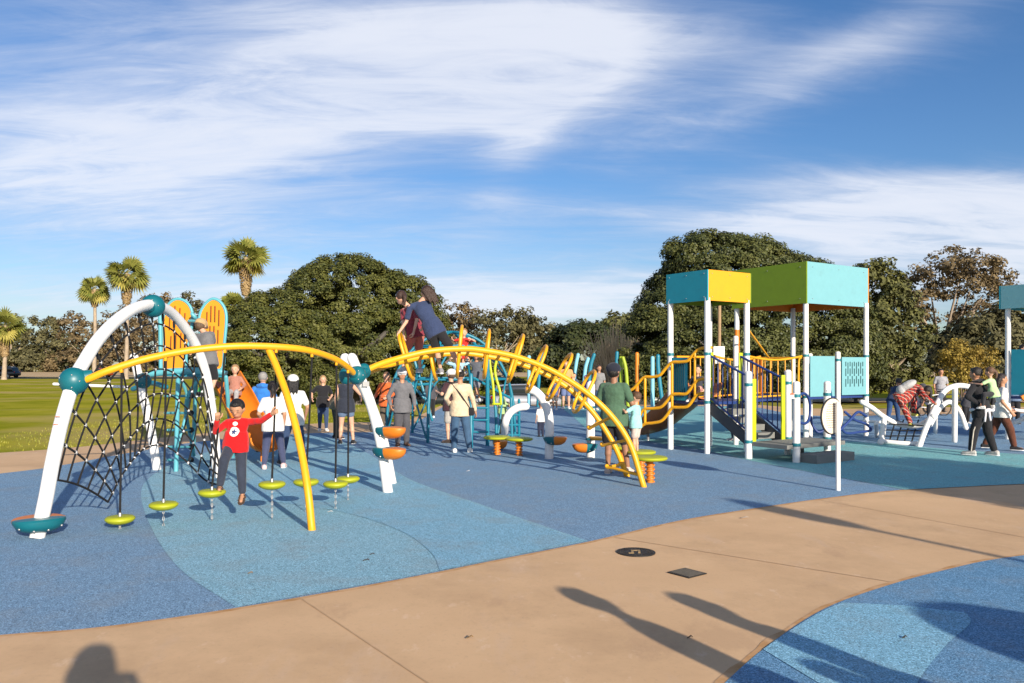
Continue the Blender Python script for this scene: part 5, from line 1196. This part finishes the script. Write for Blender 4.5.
# ------------------------------------------------------------------ stroller, bicycles
def wheel(mb, c, r, ax, rt=.02):
    ax = Vector(ax).normalized(); u = ax.orthogonal().normalized(); w = ax.cross(u); mb.tube([c+(u*math.cos(2*math.pi*k/20)+w*math.sin(2*math.pi*k/20))*r for k in range(20)], rt, 6, closed=True)
    for k in range(8): mb.tube([c, c+(u*math.cos(math.pi*k/4)+w*math.sin(math.pi*k/4))*r], .003, 3)
def stroller(label, g_, yaw, hood):
    t = thing('stroller', label, 'stroller', tuple(g_)); M = Matrix.Rotation(R(yaw), 3, 'Z'); T_ = lambda x, y, z: g_+M@V(x, y, z)
    MB().tube(cr([T_(-.25, -.4, 1.0), T_(-.25, -.2, .75), T_(-.25, .3, .2)], 4), .014, 8).build('frame_tube', STEEL, t); MB().tube(cr([T_(.25, -.4, 1.0), T_(.25, -.2, .75), T_(.25, .3, .2)], 4), .014, 8).build('frame_tube', STEEL, t)
    MB().tube([T_(-.25, -.4, 1.0), T_(.25, -.4, 1.0)], .02, 8).build('handle', BLACK, t); MB().tube([T_(-.25, .1, .45), T_(-.25, -.3, .12)], .013, 8).build('frame_tube', STEEL, t); MB().tube([T_(.25, .1, .45), T_(.25, -.3, .12)], .013, 8).build('frame_tube', STEEL, t)
    MB().loft([(T_(0, -.22, .85), M@V(.2, 0, 0), V(0, 0, .06)), (T_(0, -.15, .55), M@V(.22, 0, 0), V(0, 0, .1)), (T_(0, .1, .42), M@V(.22, 0, 0), V(0, 0, .08)), (T_(0, .3, .45), M@V(.2, 0, 0), V(0, 0, .04))], 14).build('seat', cloth((.03, .03, .035)), t)
    mb = MB(); mb.ell(T_(0, -.12, .88), (.24, .26, .2), 18, 12, M); mb.build('canopy', cloth(hood), t)
    for x, y in ((-.25, -.3), (.25, -.3), (-.22, .35), (.22, .35)):
        m = MB(); wheel(m, T_(x, y, .12), .11, M@V(1, 0, 0), .014); m.build('wheel', TYRE, t)
stroller('dark stroller beside the man in the grey hoodie', G(388, 432), 60, (.1, .1, .11))
def bike(label, g_, yaw, col):
    t = thing('bicycle', label, 'bicycle', tuple(g_), 'bicycles parked beyond the white climber'); M = Matrix.Rotation(R(yaw), 3, 'Z'); T_ = lambda x, z, y=0: g_+M@V(x, y, z)
    for x in (-.5, .52): m = MB(); wheel(m, T_(x, .33), .32, M@V(0, 1, 0), .02); m.build('wheel', TYRE, t)
    m = MB(); 
    for a, b in (((-.5, .33), (-.1, .3)), ((-.1, .3), (-.22, .8)), ((-.2, .72), (.35, .78)), ((-.1, .3), (.38, .68)), ((-.5, .33), (-.2, .72)), ((.34, .85), (.52, .33))): m.tube([T_(*a), T_(*b)], .018, 8)
    m.build('frame', paint('bike_%s' % col[0], col, .3), t); MB().ell(T_(-.24, .86), (.13, .07, .035), 12, 8, M).build('saddle', BLACK, t)
    MB().tube([T_(.34, .85), T_(.36, .95, 0), T_(.3, .98, -.25)], .013, 6).build('handlebar', BLACK, t); MB().tube([T_(.36, .95, 0), T_(.3, .98, .25)], .013, 6).build('handlebar', BLACK, t)
bike('white bicycle parked beyond the white tube climber, left one', G(932, 416), 15, (.6, .6, .6)); bike('dark bicycle parked beyond the white tube climber, right one', G(948, 415), -20, (.05, .05, .06))
bike('blue bicycle parked farthest, behind the child in red plaid', G(920, 413), 40, (.05, .1, .3))
# lamp post whose long shadow crosses the path, behind the photographer
q = G(730, 500); hL = 4.6; L_ = hL/math.tan(R(EL)); lp = V(q.x+SD.x*L_, q.y+SD.y*L_, 0)
t = thing('park_lamp', 'tall slim park lamp standing behind the photographer', 'lamp', tuple(lp)); MB().tube([lp, lp+V(0, 0, 3.9)], .045, 12).build('pole', BLACK, t); MB().ell(lp+V(0, 0, 4.25), (.2, .2, .38), 16, 12).build('lamp_head', BLACK, t)
# ------------------------------------------------------------------ the people
W_ = (.66, .65, .62); JN = (.03, .055, .12); BK = (.016, .016, .019)
# 1 the boy in red, hero figure: joints measured one by one
Yb = 9.48
hipb = P(236, 444, Yb)
def jj(px, py, Y=Yb): return P(px, py, Y)
toes = [V(.15, -1, -.45).normalized(), V(.25, -.9, 0).normalized()]
# in person(): index 0 = -Rt side, index 1 = +Rt side; facing the camera Rt points to -X (screen left)
d = person('boy in red shirt with white star print stepping across the lime hanging discs', V(hipb.x, Yb, 0), 180, 1.27, hk=1.2,
    J=dict(hip=hipb, sh=[P(248.5, 422, Yb), P(227.5, 422.5, Yb)], neck=P(238, 418, Yb), head=P(237.2, 409.0, Yb-.05), toe=toes),
    feet=[P(242.5, 499.5, 9.3), P(220, 489.5, 9.25)+V(0, 0, -.01)], knee=[(0.1, -1, .1), (.12, -1, .1)],
    hands=[P(271.0, 414.5, 9.28), P(217.0, 420.5, 9.19)], elbow=[(0, .2, -1), (-.5, .3, -1)],
    headpitch=-24, sk='tan', hair='short', hc=(.008, .006, .005), top=(.55, .008, .010), sleeve='long', bottom=(.028, .035, .055), legs='long', shoes=(.05, .03, .02), sandals=True, vx=.0062, facef=True, curl=[62, 62], pn=[V(.2, .3, 0), V(-.2, .3, 0)], bulk=.93)
T = d['T']
from mathutils.bvhtree import BVHTree
fx = d['Fx']; rx = d['Rx']; sc_ = (d['neck']-d['hip']); up = sc_.normalized(); sm = d['shirt'].data; so_ = ORG[d['shirt'].name]
bv = BVHTree.FromPolygons([v.co+so_ for v in sm.vertices], [tuple(p.vertices) for p in sm.polygons])
def onshirt(u, w, off):    # a point on the cloth: u up the torso, w metres sideways
    p = d['hip']+sc_*u+rx*w+fx*.4; hit = bv.ray_cast(p, -fx)[0]; return (hit if hit else p-fx*.3)+fx*off
PR = mat('shirt_print', (.7, .69, .66), .8)
def patch(cu, cw, r, off, m, par, name='shirt_print', s=1.0, shape=None, label=None):
    mb = MB(); vs = [onshirt(cu, cw, off)]; fs = []; n = 40; K = 5
    for k in range(1, K+1):
        for j in range(n):
            a = 2*math.pi*j/n+math.pi/2; rr = r*k/K*(shape(a) if shape else 1); vs.append(onshirt(cu+rr*math.sin(a)*s/sc_.length, cw+rr*math.cos(a), off if k < K else off*.2))
    for j in range(n): fs.append((0, 1+j, 1+(j+1) % n))
    for k in range(K-1):
        for j in range(n): fs.append((1+k*n+j, 1+(k+1)*n+j, 1+(k+1)*n+(j+1) % n, 1+k*n+(j+1) % n))
    return mb.add(vs, fs).build(name, m, par, label=label)
def starf(a):
    t = ((a-math.pi/2) % (2*math.pi/5))/(2*math.pi/5); t = abs(t-.5)*2; return .42+.58*t**1.3
o1 = patch(.50, 0, .056, .005, PR, T, label='white round print on the red shirt'); patch(.80, 0, .03, .005, PR, T, s=.8)
patch(.49, 0, .04, .0085, mat('navy_print', (.02, .04, .14), .8), o1, 'star', shape=starf)
# 2 boy in tan cap on the tower, seen from behind
p = person('boy in tan cap and grey shirt standing high up behind the rope net', P(204, 397, 12.9), -15, 1.25, lean=20, hipz=.46, feet=[P(199, 396, 12.8), P(209, 399, 12.8)], hands=[P(190, 350, 13.3), P(216, 352, 13.3)], J=dict(hip=P(208.5, 362, 12.9), sh=[P(199, 336, 13.1), P(212, 334, 13.0)], neck=P(205, 332, 13.05), head=P(201, 326, 13.1)), sk='light', hair='short', hc=(.1, .06, .03), cap=(.4, .27, .13), top=(.13, .13, .135), sleeve='short', bottom=BK, legs='shorts', shoes=(.03, .03, .035), socks=(.03, .3, .08), headpitch=-20)
# 3-5 group left of centre
g3 = G(273, 469); person('girl in white tee, dark leggings and pink sneakers, behind the boy in red', g3, 15, hgt(469, 384), feet=[(-.1, -.02, 0), (.12, .05, 0)], sk='tan', hair='pony', hc=(.01, .007, .006), top=W_, sleeve='short', bottom=(.05, .06, .12), legs='tight', shoes=(.6, .42, .42), hands=[(-.03, .1, -.24), (.02, .05, -.3)])
g4 = G(293, 464); person('woman in white cap and white tee with long black hair and jeans', g4, 20, hgt(464, 377), feet=[(-.14, -.04, 0), (.12, .1, 0)], sk='tan', hair='long', hc=(.006, .005, .005), cap=W_, top=W_, sleeve='short', bottom=JN, legs='long', shoes=BK, hands=[(-.02, .12, -.22), (.04, .06, -.27)])
g5 = G(263, 452); person('grey-haired man in bright blue hoodie behind the girl in the white tee', g5, 10, hgt(452, 374), sk='light', hair='short', hc=(.25, .24, .23), top=(.03, .16, .5), sleeve='long', bottom=(.05, .05, .06), shoes=BK, hood=True, hands=[(-.06, .14, -.2), (.03, .13, -.22)])
person('small fair-haired child in striped shirt sitting at the top of the orange slide', P(235, 402, 15.7), 185, 1.0, hipz=.2, feet=[(-.07, .22, -.08), (.07, .22, -.08)], hands=[(-.06, .12, -.2), (.06, .12, -.2)], sk='light', hair='short', hc=(.3, .18, .08), top=(.35, .16, .12), sleeve='long', bottom=(.3, .3, .32), shoes=W_)
# 6 woman with blond hair
g6 = G(323, 431); person('blond woman in black vest over white sleeves and jeans on the far path', g6, 200, hgt(431, 377), sk='light', hair='long', hc=(.35, .22, .09), top=BK, sleeve='short', bottom=JN, legs='tight', shoes=W_, hands=[(-.02, .1, -.2), (.1, .02, -.2)])
# 7 person in denim shorts
g7 = G(346, 444); person('woman in sleeveless navy top and denim shorts seen from behind, beyond the white legs', g7, 5, hgt(444, 373), feet=[(-.08, 0, 0), (.1, 0, 0)], sk='light', hair='bun', hc=(.1, .055, .025), top=(.025, .03, .045), sleeve='none', bottom=(.10, .15, .24), legs='hot', shoes=BK, hands=[(-.04, .06, -.3), (.1, .05, -.17)])
g7b = G(331, 441); person('bent person in olive clothes beside the woman in denim shorts', V(g7b.x, g7b.y+.6, 0), -60, 1.55, lean=25, sk='tan', hc=(.02, .014, .01), top=(.14, .13, .08), sleeve='long', bottom=(.06, .055, .045), shoes=BK)
g8 = G(380, 436); person('person in orange jacket standing behind the white legs with the stroller', V(g8.x, g8.y+1, 0), 160, 1.6, sk='light', hair='long', hc=(.15, .08, .04), top=(.6, .12, .03), sleeve='long', bottom=(.1, .08, .06), shoes=BK, hands=[(-.02, .16, -.2), (.02, .16, -.2)])
# 9 man in grey hoodie with white cap
g9 = G(402, 446); person('man in grey hoodie, dark trousers and white cap facing the camera', g9, 200, hgt(446, 371), sk='tan', hair='short', cap=W_, top=(.13, .13, .14), sleeve='long', bottom=(.07, .07, .08), shoes=(.09, .04, .02), hood=True, hands=[(-.05, .08, -.27), (.06, .05, -.26)])
# 10 man with backpack
g10 = G(451, 443); d10 = person('man in dark tee, white cap and light shorts with a black backpack', g10, 55, hgt(443, 371), sk='light', hair='short', hc=(.1, .07, .05), cap=W_, top=(.05, .022, .028), sleeve='short', bottom=(.38, .36, .33), legs='shorts', shoes=(.05, .035, .03), hands=[(-.05, .12, -.1), (.02, .16, -.14)])
bk = d10['neck']-d10['Fd']*.2-V(0, 0, .24); BP = MB(); BP.ell(bk, (.15, .15, .24), 16, 12); BP.ell(bk+V(0, 0, -.07)-d10['Fd']*.1, (.1, .1, .12), 14, 10); t = thing('backpack', 'black backpack worn by the man in the white cap and light shorts', 'backpack', tuple(bk)); vox(BP, .012, 'pack_body', cloth((.014, .014, .016)), t); MB().tube(cr([bk+V(0, 0, .2), d10['sh'][0]+V(0, 0, .06), d10['sh'][0]+d10['Fd']*.09-V(0, 0, .1), bk-V(0, 0, .15)], 5), .018, 6).build('strap', cloth((.014, .014, .016)), t)
# 11 woman in cream sweater
g11 = G(460, 452.5); d11 = person('woman in cream sweater and blue jeans, black bag strap across her back', g11, 8, hgt(452.5, 371), feet=[(-.07, 0, 0), (.12, 0, 0)], sk='tan', hair='bun', hc=(.012, .008, .006), top=(.56, .44, .30), sleeve='long', bottom=(.045, .095, .17), legs='long', shoes=W_, hands=[(-.03, .06, -.22), (.09, .06, -.3)])
bg_ = d11['hip']+d11['Rt']*.2+V(0, -.06, -.02); t = thing('shoulder_bag', 'black shoulder bag hanging at the right hip of the woman in cream', 'bag', tuple(bg_)); MB().box(bg_, (.2, .08, .17), None, .03).build('bag_body', cloth(BK), t)
MB().tube(cr([bg_+V(0, -.02, .08), d11['hip'].lerp(d11['neck'], .6)-d11['Fd']*.15, d11['sh'][0]+V(0, 0, .06)-d11['Fd']*.02], 6), .013, 6).build('strap', cloth(BK), t)
# 12, 13 on the loop bridge
fA = [P(444, 371, 12.3), P(462, 373, 12.3)]
person('girl in navy tee and black shorts climbing atop the yellow loop bridge', P(450, 372, 12.3), 15, 1.40, lean=38, hipz=.44, feet=[P(441, 375, 12.4), P(460, 373, 12.1)], hands=[P(400, 331, 12.1), P(421, 335, 12.7)], elbow=[(-.3, 0, -1), (.3, 0, -1)],
    J=dict(hip=P(434.5, 330, 12.2), sh=[P(410, 307, 12.2), P(428, 303, 12.3)], neck=P(419.5, 301.5, 12.25), head=P(427, 293.5, 12.25)),
    knee=[(.2, .6, .3), (1, .6, .3)], sk='light', hair='long', hc=(.035, .017, .010), top=(.03, .045, .10), sleeve='short', bottom=BK, legs='shorts', shoes=(.2, .2, .22), headpitch=-25, bulk=.9)
person('child in maroon shirt and pink shorts climbing behind the girl in navy', P(415, 375, 12.9), 35, 1.3, lean=30, hipz=.42, feet=[P(401, 378, 12.9), P(420, 372, 13.0)], hands=[P(404, 338, 12.8), P(412, 345, 12.6)],
    J=dict(hip=P(416, 332, 12.95), sh=[P(403, 311, 13.0), P(417, 309, 12.9)], neck=P(409, 306, 12.95), head=P(401, 298, 12.95)), sk='light', hair='pony', hc=(.045, .022, .013), top=(.2, .03, .045), sleeve='short', bottom=(.45, .13, .1), legs='shorts', shoes=(.4, .4, .42))
# 14-16 on the dome
person('small girl in red dress standing high on the teal dome', P(464, 373, 19.4), 170, 1.05, hipz=.5, feet=[P(460, 374, 19.4), P(466, 374, 19.4)], hands=[(-.1, .12, .0), (.16, .1, .02)], sk='light', hair='short', hc=(.3, .16, .07), top=(.6, .03, .02), sleeve='short', bottom=(.6, .03, .02), legs='skirt', shoes=W_)
person('child in pale blue tee perched low on the teal dome, left one', P(458, 396, 19.0), 190, 1.15, lean=10, hipz=.38, feet=[P(456, 397, 18.7), P(461, 397, 18.7)], hands=[(-.12, .1, .1), (.1, .1, .1)], sk='light', hair='short', hc=(.03, .02, .012), top=(.3, .5, .62), sleeve='short', bottom=(.1, .1, .12), legs='shorts', shoes=W_)
person('child in dark grey tee perched low on the teal dome, right one', P(477, 400, 19.0), 165, 1.2, lean=5, hipz=.45, feet=[P(474, 402, 18.8), P(480, 402, 18.8)], hands=[(-.1, .1, .12), (.1, .1, .12)], sk='tan', hair='short', hc=(.02, .014, .01), top=(.09, .1, .12), sleeve='short', bottom=(.2, .2, .22), legs='shorts', shoes=W_)
# 17 boy in light green
g = G(502, 434); person('boy in light green shirt and dark trousers behind the white bow tube', g, 250, hgt(434, 389), sk='tan', hair='short', hc=(.008, .006, .006), top=(.33, .46, .2), sleeve='long', bottom=(.05, .05, .035), shoes=BK, hands=[(-.06, .15, -.16), (.02, .16, -.16)])
g = G(541, 437); person('toddler in white shirt and dark trousers standing inside the white bow', g, 20, hgt(437, 403), sk='light', hair='short', hc=(.2, .09, .04), top=W_, sleeve='short', bottom=(.02, .025, .05), shoes=BK)
# 18 man in green
g = G(614, 474); d18 = person('man in dark green tee and dark cap behind the foot of the yellow bridge', g, -25, hgt(474, 366), feet=[(-.06, .0, 0), (.12, .05, 0)], sk='brown', hair='short', hc=(.01, .008, .006), cap=(.015, .018, .03), top=(.06, .12, .075), sleeve='short', bottom=BK, legs='shorts', shoes=(.55, .45, .4), hands=[(-.01, .12, -.24), (.06, .12, -.25)], headyaw=-25, bulk=1.08)
# 19 boy in aqua
g = G(641, 474); pz = P(636, 455, g.y-.1); person('small boy in aqua tee and pale shorts standing on a lime disc', V(pz.x, pz.y, pz.z), 60, 1.0, hk=1.3, sk='light', hair='short', hc=(.09, .045, .02), top=(.28, .6, .6), sleeve='short', bottom=(.5, .42, .38), legs='shorts', shoes=BK, hands=[(-.02, .2, -.02), (.02, .22, .0)], facef=True)
# crowd beyond the bridge
for px, py, top, f, lb, kw in ((566, 409, 362, 175, 'adult in peach top and sunhat beyond the yellow loops, farthest group', dict(sk='light', hair='long', hc=(.3, .15, .06), top=(.62, .3, .12), sleeve='short', bottom=(.12, .16, .3), legs='shorts')),
        (574, 408, 374, 190, 'child in white shirt and blue shorts beyond the bridge, farthest group', dict(sk='light', hair='short', top=W_, bottom=(.03, .08, .4), legs='shorts')),
        (586, 409, 376, 160, 'child with purple hood beyond the bridge, farthest group', dict(sk='light', hair='short', hc=(.16, .04, .32), top=(.16, .04, .32), sleeve='long', bottom=(.1, .1, .12), hood=True)),
        (599, 410, 366, 200, 'adult in grey top beyond the man in green', dict(sk='tan', hair='long', hc=(.05, .03, .02), top=(.2, .2, .2), sleeve='short', bottom=JN)),
        (555, 410, 378, 150, 'child in dark blue shirt beyond the yellow loops', dict(sk='tan', hair='short', top=(.08, .1, .2), bottom=(.1, .1, .1), legs='shorts')),
        (431, 418, 376, 30, 'person in dark jacket on the grass behind the grey-hooded man', dict(sk='tan', hair='short', top=(.06, .06, .07), sleeve='long', bottom=BK))):
    g = G(px, py); person(lb, g, f, hgt(py, top), vx=.014, **kw)
# kid at slide top of the big tower, and someone under the stairs
q = q1(.35, .6, 1.06); person('child in dark vest sitting at the top of the brown slide', V(q.x, q.y, 1.06), 150, 1.1, hipz=.16, feet=[(-.07, .3, 0), (.07, .3, 0)], hands=[(-.06, .1, -.22), (.06, .1, -.22)], sk='light', hair='short', hc=(.02, .015, .01), cap=None, top=(.04, .045, .06), sleeve='short', bottom=(.5, .2, .2), legs='shorts', shoes=W_)
g = G(735, 441); person('person in dark trousers and white sneakers half hidden behind the stairs', g, 90, 1.6, sk='tan', top=(.05, .08, .16), sleeve='long', bottom=(.02, .03, .07), shoes=W_, hair='short')
def plaid():
    m = mat('red_plaid', (.42, .045, .03), .85, .1, 14, .3, 22, .2); nt = m.node_tree; N = nt.nodes; L = nt.links; b = N['Principled BSDF']; src = b.inputs['Base Color'].links[0].from_socket
    tc = [n for n in N if n.type == 'TEX_COORD'][0]
    for i, (d_, c_) in enumerate((('Z', (.02, .02, .03)), ('X', (.03, .03, .04)), ('DIAGONAL', (.6, .5, .4)))):
        w = N.new('ShaderNodeTexWave'); w.bands_direction = d_; w.inputs['Scale'].default_value = 4.2 if i < 2 else 5; L.new(tc.outputs['Object'], w.inputs['Vector'])
        r = N.new('ShaderNodeMapRange'); r.inputs[1].default_value = .72 if i < 2 else .93; r.inputs[2].default_value = .8 if i < 2 else .95; r.inputs[4].default_value = .7; L.new(w.outputs[0], r.inputs[0])
        x = N.new('ShaderNodeMix'); x.data_type = 'RGBA'; x.inputs[7].default_value = (*c_, 1); L.new(r.outputs[0], x.inputs[0]); L.new(src, x.inputs[6]); src = x.outputs[2]
    L.new(src, b.inputs['Base Color']); return m
_mc[('c', .42, .05, .035)] = plaid(); _mc[('c', .42, .06, .04)] = _mc[('c', .42, .05, .035)]
# right group
g = G(893, 424); person('person in dark blue denim bending forward behind the white tube climber', V(g.x, g.y, 0), -50, 1.5, lean=42, feet=[(-.05, -.14, 0), (.07, .1, 0)], hands=[(-.02, .26, -.1), (.02, .28, -.1)], sk='tan', hair='short', hc=(.02, .014, .01), top=(.02, .04, .09), sleeve='long', bottom=(.025, .06, .15), shoes=BK)
fr = [P(911, 427, 18.2), P(914, 416, 18.4)]
person('child in red plaid outfit bending over the sagging net of the white climber', P(912, 428, 18.2), -60, 1.38, lean=62, hipz=.42, feet=fr, hands=[P(925, 402, 18.0), P(934, 403, 17.9)], J=dict(hip=P(901, 398, 18.3), sh=[P(919, 387, 18.45), P(921, 390, 18.1)], neck=P(921, 387, 18.25), head=P(928, 391, 18.2)), sk='brown', hair='hang', hc=(.012, .008, .006), top=(.42, .05, .035), sleeve='long', bottom=(.42, .06, .04), legs='long', shoes=(.55, .5, .1))
# grey backpack-like hood worn on the back
hb_ = P(905, 386, 18.3); t = thing('grey_backpack', 'pale grey rucksack on the back of the child in red plaid', 'backpack', tuple(hb_)); m_ = MB(); m_.ell(hb_+V(.06, 0, .02), (.22, .13, .09), 18, 12, Matrix.Rotation(R(-28), 3, 'Y')); m_.ell(hb_+V(-.1, 0, -.1), (.1, .11, .12)); vox(m_, .015, 'pack_body', cloth((.36, .36, .36)), t)
g = G(982, 456); dm = person('man in black hoodie and striped track trousers walking with a child on his back', g, 40, 1.74, lean=10, feet=[(-.16, .06, 0), (.1, -.1, 0)], sk='tan', hair='short', top=BK, sleeve='long', bottom=BK, shoes=(.4, .38, .36), hands=[(-.02, -.06, -.2), (.02, -.06, -.2)], elbow=[(-1, -.3, -.4), (1, -.3, -.4)], hood=True)
for i in (0, 1): MB().tube([dm['hip'].lerp(dm['kn'][i], .25)+dm['Rt']*(.115 if i else -.115)-dm['Fd']*.03, dm['kn'][i]+dm['Rt']*(.088 if i else -.088)-dm['Fd']*.02, dm['an'][i]+dm['Rt']*(.062 if i else -.062)-dm['Fd']*.02], .012, 6).build('trouser_stripe', cloth((.55, .5, .42)), dm['T'])
pb = dm['hip'].lerp(dm['neck'], .5)-dm['Fd']*.27; fd_ = dm['Fd']; rt_ = dm['Rt']
person('small child in pale green tee carried piggyback by the man in black', V(pb.x, pb.y, pb.z), 40, 1.0, hipz=.06, lean=12, feet=[pb-rt_*.25+fd_*.12-V(0, 0, .22), pb+rt_*.25+fd_*.12-V(0, 0, .22)], knee=[tuple(fd_*.5-rt_), tuple(fd_*.5+rt_)], hands=[dm['sh'][0]+V(0, 0, .05), dm['sh'][1]+V(0, 0, .05)], sk='light', hair='pony', hc=(.12, .06, .03), top=(.40, .58, .30), sleeve='short', bottom=(.03, .03, .035), legs='tight', shoes=W_)
ws = MB(); g = None
dw = person('woman in white tee and rust brown trousers walking behind the man in black', G(1002, 451), 250, 1.6, feet=[(-.04, -.2, .02), (.04, .14, 0)], sk='tan', hair='long', hc=(.02, .012, .01), top=W_, sleeve='short', bottom=(.1, .035, .02), shoes=BK, hands=[(-.04, .1, -.24), (.06, .06, -.27)])
# jacket tied at the waist of the man in black
hw_ = dm['hip']+V(0, 0, .03); t = thing('tied_jacket', 'white jacket tied round the waist of the man in black', 'jacket', tuple(hw_)); m_ = MB()
m_.tube([hw_+V(math.cos(2*math.pi*k/24)*.205, math.sin(2*math.pi*k/24)*.15, .01*math.sin(5*k)) for k in range(24)], .035, 8, closed=True); m_.cap(hw_+V(-.03, -.17, 0), .03, hw_+V(-.06, -.2, -.22), .02); m_.cap(hw_+V(.03, -.17, 0), .03, hw_+V(.05, -.2, -.2), .02)
vox(m_, .012, 'jacket_body', cloth((.55, .54, .58)), t)
person('child in purple top and dark leggings sitting on the right edge tower', V(O3.x+.55, O3.y+.25, 1.06), 200, 1.25, hipz=.5, hands=[(-.08, .1, -.1), (.08, .1, -.1)], sk='light', hair='short', top=(.32, .1, .38), sleeve='short', bottom=BK, shoes=W_)
g = G(1014, 424); person('person in black clothes and blue denim jacket standing under the right tower', g, 160, 1.6, sk='tan', hair='short', top=(.12, .17, .26), sleeve='long', bottom=BK, shoes=BK)
g = G(966, 424); person('dark-haired child leaning on the white arch behind the man in black', g, 200, 1.25, lean=20, sk='tan', hair='short', hc=(.008, .006, .006), top=(.05, .05, .06), sleeve='short', bottom=BK, shoes=W_, hands=[(-.1, .2, .02), (.1, .2, .02)])
g = G(929, 420); person('child in white shirt and bike helmet beside the parked bicycles', g, 60, 1.2, lean=25, sk='tan', hair='short', cap=(.05, .05, .06), top=(.5, .5, .5), sleeve='short', bottom=BK, shoes=W_)
g = G(918, 418); person('dark-haired child in navy clothes crouching behind the sagging net', g, 20, 1.25, lean=35, hipz=.38, sk='tan', hair='long', hc=(.01, .008, .006), top=(.03, .035, .06), sleeve='long', bottom=(.03, .03, .04), shoes=W_)
g = G(941, 412); person('adult in grey top near the parked bicycles', g, 170, 1.65, vx=.014, sk='tan', hair='short', top=(.3, .3, .32), sleeve='short', bottom=BK, shoes=BK)
# the photographer and two bystanders, known by their shadows
person('photographer standing just behind the picture, arms raised to the camera', V(.07, -.15, 0), 0, 1.9, hk=1.1, hair='long', sk='tan', top=(.1, .1, .12), sleeve='long', bottom=JN, shoes=BK, hands=[(.05, .16, .02), (-.05, .16, .02)], elbow=[(-1, 0, -1), (1, 0, -1)], facef=False)
def byst(px, py, h, lb, **kw):
    q = G(px, py); L_ = h/math.tan(R(EL)); person(lb, V(q.x+SD.x*L_, q.y+SD.y*L_, 0), kw.pop('face', -60), h, facef=False, **kw)
byst(572, 592, 1.72, 'bystander in dark clothes outside the picture to the right, nearer the camera', sk='tan', top=(.2, .1, .1), sleeve='long', bottom=BK, shoes=BK, feet=[(-.12, 0, 0), (.12, 0, 0)])
byst(681, 597, 1.65, 'bystander with long hair outside the picture to the right', sk='tan', hair='long', top=(.3, .3, .1), sleeve='long', bottom=JN, shoes=BK)
um = V(5.85, .7, 0); person('bystander with a parasol outside the picture to the right', um+V(.15, -.1, 0), -60, 1.6, facef=False, sk='tan', top=(.2, .2, .5), sleeve='short', bottom=JN, shoes=BK, hands=[(-.02, .12, -.12), (.02, .12, -.12)])
t = thing('parasol', 'open dark parasol held outside the picture to the right', 'parasol', tuple(um)); MB().loft([(um+V(0, 0, 1.95-.32*(1-math.cos(R(a)))), V(.55*math.sin(R(a)), 0, 0), V(0, .55*math.sin(R(a)), 0)) for a in (3, 20, 40, 60, 78, 88)], 24).build('canopy', cloth((.03, .03, .05)), t); MB().tube([um+V(0, 0, .95), um+V(0, 0, 2.0)], .012, 8).build('pole', STEEL, t)
byst(820, 668, 1.2, 'child outside the picture to the right', sk='tan', top=(.2, .2, .5), sleeve='short', bottom=JN, shoes=BK)
